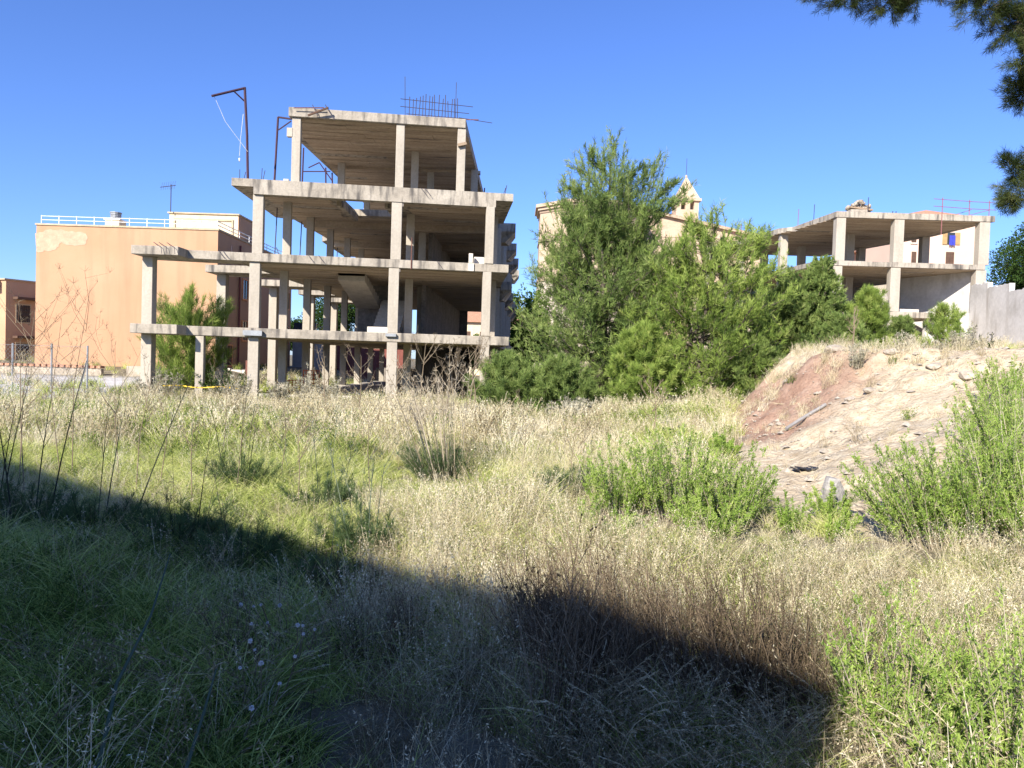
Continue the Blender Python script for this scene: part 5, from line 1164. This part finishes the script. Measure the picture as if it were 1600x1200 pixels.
# ================================================================ GRASSES (instanced tufts)
src_col = bpy.data.collections.new('tuft_sources')
M['g_green'] = leafmat('green_grass_blades', [(0.055, 0.085, 0.02), (0.23, 0.295, 0.06), (0.50, 0.565, 0.15), (0.76, 0.77, 0.32)], .45, 'itint', 'INSTANCER')
M['g_dry'] = leafmat('dry_grass_blades', [(0.19, 0.15, 0.085), (0.50, 0.42, 0.26), (0.76, 0.67, 0.45), (0.88, 0.81, 0.61)], .35, 'itint', 'INSTANCER')
M['g_twig'] = leafmat('brown_weed_twigs', [(0.075, 0.055, 0.036), (0.19, 0.145, 0.095), (0.36, 0.285, 0.195)], .15, 'itint', 'INSTANCER')
M['g_weed'] = leafmat('herb_leaves', [(0.05, 0.085, 0.02), (0.16, 0.225, 0.05), (0.32, 0.39, 0.10)], .4, 'itint', 'INSTANCER')
def disc(n, r):
    a = rng.uniform(0, 2 * np.pi, n); q = np.sqrt(rng.uniform(0, 1, n)) * r; return np.stack([np.cos(a) * q, np.sin(a) * q, np.zeros(n)], -1), a
def tuft_blades(n, r, h, w, lean=.35, droop=.5, ns=3, flat=0):
    b, _ = disc(n, r); a = rng.uniform(0, 2 * np.pi, n); o = np.stack([np.cos(a), np.sin(a), np.zeros(n)], -1)
    d = unit(o * rng.uniform(.05, lean, (n, 1)) + [0, 0, 1 - flat]); L_ = h * rng.uniform(.45, 1.1, n)
    bend = o * rng.uniform(.1, droop, (n, 1)) + np.stack([np.zeros(n), np.zeros(n), -rng.uniform(.05, droop * .7, n)], -1)
    return strips(b, d, bend, L_, w, ns, taper=.15)
def tuft_oats(n, r, h, w, sl=.02, sw=.006, k=9):
    b, _ = disc(n, r); a = rng.uniform(0, 2 * np.pi, n); o = np.stack([np.cos(a), np.sin(a), np.zeros(n)], -1)
    d = unit(o * rng.uniform(.03, .22, (n, 1)) + [0, 0, 1]); L_ = h * rng.uniform(.65, 1.1, n); bend = o * rng.uniform(.05, .3, (n, 1)) - [0, 0, .06]
    s = strips(b, d, bend, L_, w, 4, taper=.5)
    t = rng.uniform(.66, 1.0, (n, k)); p = (b[:, None] + (d[:, None] * t[..., None] + bend[:, None] * (t ** 2)[..., None]) * L_[:, None, None]).reshape(-1, 3)
    p = p + rng.normal(size=p.shape) * .012; dl = unit(rng.normal(size=p.shape) * .5 + np.repeat(o, k, 0) * .5 + [0, 0, -.6])
    return [s[:3], leaves(p, dl, sl * rng.uniform(.7, 1.3, len(p)), sw)]
def tuft_twigs(n, r, h, w):
    b, _ = disc(n, r); a = rng.uniform(0, 2 * np.pi, n); o = np.stack([np.cos(a), np.sin(a), np.zeros(n)], -1)
    d = unit(o * .18 + np.array([-.22, 0, 1])); L_ = h * rng.uniform(.6, 1.1, n); bend = o * .08
    s = strips(b, d, bend, L_, w, 3)
    k = 9; t = rng.uniform(.3, 1, (n, k)); p = (b[:, None] + (d[:, None] * t[..., None] + bend[:, None] * (t ** 2)[..., None]) * L_[:, None, None]).reshape(-1, 3)
    d2 = unit(np.repeat(d, k, 0) + rng.normal(size=p.shape) * .4); l2 = .22 * h * rng.uniform(.4, 1, len(p)); s2 = strips(p, d2, d2 * 0 + [0, 0, .1], l2, w * .55, 2)
    q = np.repeat(p, 3, 0) + np.repeat(d2, 3, 0) * np.repeat(l2, 3)[:, None] * rng.uniform(.3, 1, (len(p) * 3, 1)); 
    return [s[:3], s2[:3], leaves(q, unit(rng.normal(size=q.shape)), .008, .005)]
def tuft_plume(n, r, h, w):
    """brome like nodding plumes"""
    b, _ = disc(n, r); a = rng.uniform(0, 2 * np.pi, n); o = np.stack([np.cos(a), np.sin(a), np.zeros(n)], -1)
    d = unit(o * .25 + [0, 0, 1]); L_ = h * rng.uniform(.6, 1.1, n); bend = o * rng.uniform(.25, .5, (n, 1)) - [0, 0, .3]
    s = strips(b, d, bend, L_, w, 5, taper=.6); k = 26
    t = rng.uniform(.7, 1.03, (n, k)); p = (b[:, None] + (d[:, None] * t[..., None] + bend[:, None] * (t ** 2)[..., None]) * L_[:, None, None]).reshape(-1, 3)
    tg = unit(np.repeat(d, k, 0) + 2 * np.repeat(bend, k, 0)); dl = unit(tg + rng.normal(size=p.shape) * .3 - [0, 0, .25])
    return [s[:3], leaves(p, dl, .028 * rng.uniform(.6, 1.3, len(p)), .0035)]
def tuft_herb(n, r, h, lw):
    b, _ = disc(n, r); a = rng.uniform(0, 2 * np.pi, n); o = np.stack([np.cos(a), np.sin(a), np.zeros(n)], -1)
    d = unit(o * .35 + [0, 0, 1]); L_ = h * rng.uniform(.5, 1.1, n); bend = o * .1; s = strips(b, d, bend, L_, .004, 3); k = 16
    t = rng.uniform(.1, 1, (n, k)); p = (b[:, None] + (d[:, None] * t[..., None] + bend[:, None] * (t ** 2)[..., None]) * L_[:, None, None]).reshape(-1, 3)
    return [s[:3], leaves(p, unit(rng.normal(size=p.shape) + [0, 0, .4]), lw * rng.uniform(.5, 1.2, len(p)), lw * .28)]
def source(name, parts, mat):
    V_, F_, T_ = join(parts); me = np_mesh(name, V_, F_, M[mat], {'tint': T_}); o = bpy.data.objects.new(name, me); return o
rng = np.random.default_rng(5)
NB, FB = .0075, .014
S = {}
S['green'] = ([source('tuft', [tuft_blades(56, .13, .42, NB, .55, .85)[:3]], 'g_green') for _ in range(4)], [source('tuft', [tuft_blades(60, .22, .46, FB, .4, .5)[:3]], 'g_green') for _ in range(3)])
S['dry'] = ([source('tuft', [tuft_blades(46, .13, .40, .0062, .5, .6)[:3]] + tuft_oats(8, .12, .58, .003, .02, .007), 'g_dry') for _ in range(4)], [source('tuft', [tuft_blades(46, .22, .42, .009, .4, .35)[:3]] + tuft_oats(12, .2, .6, .006, .034, .011, 6), 'g_dry') for _ in range(3)])
S['oat'] = ([source('tuft', tuft_oats(22, .12, .72, .0032, .022, .0065, 10), 'g_dry') for _ in range(3)], [source('tuft', tuft_oats(26, .22, .75, .008, .042, .014, 7), 'g_dry') for _ in range(3)])
S['twig'] = ([source('tuft', tuft_twigs(26, .13, .58, .006), 'g_twig') for _ in range(3)], [source('tuft', tuft_twigs(24, .2, .5, .008), 'g_twig') for _ in range(2)])
S['thatch'] = ([source('tuft', [tuft_blades(60, .18, .26, .004, 2.2, .5, 3, .85)[:3]], 'g_dry') for _ in range(3)], [source('tuft', [tuft_blades(40, .25, .3, .009, 2.2, .5, 3, .8)[:3]], 'g_dry') for _ in range(2)])
S['plume'] = ([source('tuft', tuft_plume(16, .12, .62, .003), 'g_dry') for _ in range(3)],) * 2
S['herb'] = ([source('tuft', tuft_herb(22, .13, .3, .03), 'g_weed') for _ in range(3)], [source('tuft', tuft_herb(26, .2, .42, .06), 'g_weed') for _ in range(2)])

def scatter(name, label, kind_key, near, X, Y, sc, tint, sink=.02, lean=.12):
    srcs = S[kind_key][0 if near else 1]; n = len(X)
    if n == 0: return
    Z = Hz(X, Y) - sink
    me = bpy.data.meshes.new(name); me.vertices.add(n); me.vertices.foreach_set('co', np.stack([X, Y, Z], -1).astype(np.float32).ravel())
    a = me.attributes.new('rot', 'FLOAT_VECTOR', 'POINT')
    r = np.stack([rng.normal(size=n) * lean, rng.normal(size=n) * lean, rng.uniform(0, 6.283, n)], -1)
    if kind_key == 'twig': r[:, 2] = rng.uniform(-.6, .6, n)
    a.data.foreach_set('vector', r.astype(np.float32).ravel())
    a = me.attributes.new('scl', 'FLOAT', 'POINT'); a.data.foreach_set('value', sc.astype(np.float32))
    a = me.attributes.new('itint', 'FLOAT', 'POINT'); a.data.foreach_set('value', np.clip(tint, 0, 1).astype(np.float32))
    a = me.attributes.new('pick', 'INT', 'POINT'); a.data.foreach_set('value', rng.integers(0, len(srcs), n).astype(np.int32))
    o = bpy.data.objects.new(name, me); scene.collection.objects.link(o)
    ng = bpy.data.node_groups.new(name, 'GeometryNodeTree'); ng.interface.new_socket('Geometry', in_out='INPUT', socket_type='NodeSocketGeometry'); ng.interface.new_socket('Geometry', in_out='OUTPUT', socket_type='NodeSocketGeometry')
    N = ng.nodes; L = ng.links; gi = N.new('NodeGroupInput'); go = N.new('NodeGroupOutput'); ip = N.new('GeometryNodeInstanceOnPoints'); mp = N.new('GeometryNodeMeshToPoints')
    jn = N.new('GeometryNodeJoinGeometry')
    for s in srcs:
        oi = N.new('GeometryNodeObjectInfo'); oi.inputs['Object'].default_value = s; oi.inputs['As Instance'].default_value = True; L.new(oi.outputs['Geometry'], jn.inputs[0])
    def na(nm, ty):
        x = N.new('GeometryNodeInputNamedAttribute'); x.data_type = ty; x.inputs[0].default_value = nm; return x.outputs[0]
    L.new(gi.outputs[0], mp.inputs[0]); L.new(mp.outputs[0], ip.inputs['Points']); L.new(jn.outputs[0], ip.inputs['Instance'])
    ip.inputs['Pick Instance'].default_value = True; L.new(na('pick', 'INT'), ip.inputs['Instance Index'])
    er = N.new('FunctionNodeEulerToRotation'); L.new(na('rot', 'FLOAT_VECTOR'), er.inputs[0]); L.new(er.outputs[0], ip.inputs['Rotation']); L.new(na('scl', 'FLOAT'), ip.inputs['Scale'])
    L.new(ip.outputs[0], go.inputs[0])
    md = o.modifiers.new('tufts', 'NODES'); md.node_group = ng
    tag(o, label, kind='stuff'); o['category'] = {'green': 'grass', 'dry': 'dry grass', 'oat': 'wild oats', 'twig': 'dry weeds', 'thatch': 'dead grass', 'plume': 'brome grass', 'herb': 'herbs'}[kind_key]

def sample(dens, y0, y1, pad=1.2):
    n = int(dens * (0.75 * (y1 * y1 - y0 * y0) + 2 * pad * (y1 - y0))) * 2
    Y = rng.uniform(y0, y1, n); X = rng.uniform(-1, 1, n) * (.72 * y1 + pad); k = np.abs(X) < .72 * Y + pad; X, Y = X[k], Y[k]
    area = 1.44 * (y1 * y1 - y0 * y0) / 2 + 2 * pad * (y1 - y0); m = int(dens * area); X, Y = X[:m], Y[:m]
    k = np.hypot(X, Y - 0) > 1.4; return X[k], Y[k]
acc = {}
for (y0, y1, dens, near) in ((1.0, 3.2, 120, True), (3.2, 5.5, 130, True), (5.5, 8, 90, True), (8, 12, 52, True), (12, 18, 30, False), (18, 26, 20, False), (26, 34, 11, False), (34, 60, 2.2, False)):
    X, Y = sample(dens, y0, y1)
    d = foot_dist(X, Y); on = d > .0
    inb = (X > -10.5) & (X < 0.2) & (Y > 33.5) & (Y < 57)
    ob = ((X > -28) & (X < -17.2) & (Y > 44.9)) | ((Y > 37.8) & (Y < 38.3) & (X < -18))
    grv = (X < -15) & (Y > 22.8)
    p = rng.uniform(0, 1, len(X)); ng_ = fbm(X, Y, 2.6, 41, 3); nd_ = fbm(X, Y, 1.3, 57, 3)
    keep = ~inb & ~ob & ~(grv & (p > .12))
    for (bx_, by_, br_) in ((1.25, 8.7, .45), (1.85, 8.5, .5), (2.4, 8.3, .5), (2.05, 7.7, .45), (2.95, 7.9, .3), (3.1, 7.3, .3), (3.85, 7.3, .7), (4.5, 7.4, .7), (5.15, 7.6, .7), (1.8, 3.0, .4), (4.9, 6.9, .5), (-.95, 10.6, .5), (3.75, 13.6, .4)):
        keep &= ~((np.hypot(X - bx_, Y - by_) < br_) & (p > .12)); keep &= ~((np.abs(X - bx_ * .93) < br_) & (Y < by_) & (Y > by_ * .86) & (p > .45))
    bare = (d > -.15) & (Y < 14.6) & ((X < 7.5) | (d < 2)) & ((Y < 16.5) | (d < 2.6)) & (d < 7); keep &= ~(bare & (p > .035))
    keep &= ~(on & ~bare & (p > .32) & (Y < 30)); keep &= ~(on & (Y < 20.5) & (p > .10) & ~((Y > 14.6) & (nd_ > .5) & (p < .5)))
    u = rng.uniform(0, 1, len(X))
    # share of green and of each dry kind by place
    px = 800 + 1200 * X / Y
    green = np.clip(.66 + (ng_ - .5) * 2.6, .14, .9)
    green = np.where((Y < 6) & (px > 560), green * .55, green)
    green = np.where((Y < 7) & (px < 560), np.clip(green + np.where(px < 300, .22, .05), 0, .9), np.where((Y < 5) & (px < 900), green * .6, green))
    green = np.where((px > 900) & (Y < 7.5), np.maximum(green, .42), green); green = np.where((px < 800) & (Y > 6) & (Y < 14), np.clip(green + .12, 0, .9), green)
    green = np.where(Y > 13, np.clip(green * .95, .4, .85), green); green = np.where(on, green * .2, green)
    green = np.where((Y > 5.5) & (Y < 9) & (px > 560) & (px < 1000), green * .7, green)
    kind = np.full(len(X), 'dry', dtype=object)
    kind[u < green] = 'green'
    v = rng.uniform(0, 1, len(X)); dr = u >= green
    kind[dr & (v < .10)] = 'oat'; kind[dr & (v > .93)] = 'thatch'
    kind[dr & (Y > 11) & (v < .18)] = 'oat'
    kind[(u < green) & (v < .22)] = 'herb'
    tw = (X > .2) & (X < 1.75) & (Y > 3.0) & (Y < 4.2) & (nd_ > .22); kind[tw & (v < .52)] = 'twig'
    tw2 = (X > -1.2) & (X < 1.2) & (Y > 3.2) & (Y < 5.2) & (nd_ > .5); kind[tw2 & (v < .12)] = 'twig'
    pl_ = (X > .35) & (Y < 3.5); kind[pl_ & (v < .5)] = 'plume'
    pl2 = (X < -.8) & (Y < 4.2) & (nd_ > .55); kind[pl2 & (v < .08)] = 'plume'
    th = (X > -1.0) & (X < .3) & (Y < 3.8); kind[th & (v < .45)] = 'thatch'
    kind[(v > .985) & on] = 'twig'
    sc = rng.uniform(.7, 1.2, len(X)) * np.where(Y < 4, .85, np.where(Y < 9, .95, 1.0)); sc = np.where(on, sc * .5, np.where(tw & (kind == 'twig'), sc * 1.4, sc))
    sc = sc * (.40 + 1.05 * fbm(X, Y, 1.4, 77, 3)); sc = np.where((Y > 5) & (Y < 13), sc * .86, sc)
    sc = np.where(np.hypot(X, Y) < 2.0, sc * .62, sc)
    tint = .28 + .55 * fbm(X, Y, 1.5, 88, 3) + rng.normal(size=len(X)) * .22
    tint = np.where((kind == 'green') & (Y > 4.5), tint + .12, tint)
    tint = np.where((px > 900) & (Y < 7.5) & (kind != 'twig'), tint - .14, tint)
    tint = np.where((Y < 7.5) & (px < 640) & (kind != 'green'), tint - .28, tint); tint = np.where((Y < 4.2) & (px < 1350) & (kind != 'green'), tint - .26, tint); tint = np.where((Y < 6) & (px < 560) & (kind == 'green'), tint - .10, tint)  # darker tints over the shadowed foreground, deepening its shade in the colour
    kind[(Y < 7.5) & (px < 560) & (kind == 'oat') & (v > .05)] = 'dry'
    for kk in set(kind[keep]):
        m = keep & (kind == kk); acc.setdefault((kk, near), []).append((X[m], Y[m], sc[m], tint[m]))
NM = {'green': 'green_grass', 'dry': 'dry_grass', 'oat': 'wild_oats', 'twig': 'brown_weeds', 'thatch': 'dead_grass', 'plume': 'brome_grass', 'herb': 'field_herbs'}
LB = {('green', True): 'arching green grass blades in the near field', ('green', False): 'green grass in the far field below the frame', ('dry', True): 'straw coloured dry grass in the near field', ('dry', False): 'straw coloured dry grass in the far field',
      ('oat', True): 'wild oats with hanging spikelets in the near field', ('oat', False): 'pale wild oats in front of the buildings', ('twig', True): 'brown twiggy dead weeds along the shadow edge', ('twig', False): 'brown weeds on the bank top',
      ('thatch', True): 'flattened dead grass lying on the shaded soil', ('thatch', False): 'dead grass lying in the far field', ('plume', True): 'nodding pale brome plumes at the bottom of the picture', ('plume', False): 'brome plumes further off', ('herb', True): 'low leafy herbs among the near grass', ('herb', False): 'leafy herbs in the far field'}
for (kk, near), L_ in acc.items():
    A4 = [np.concatenate([q[i] for q in L_]) for i in range(4)]
    scatter(NM[kk], LB[(kk, near)], kk, near, *A4)
print('tufts', {k: sum(len(q[0]) for q in v) for k, v in acc.items()})
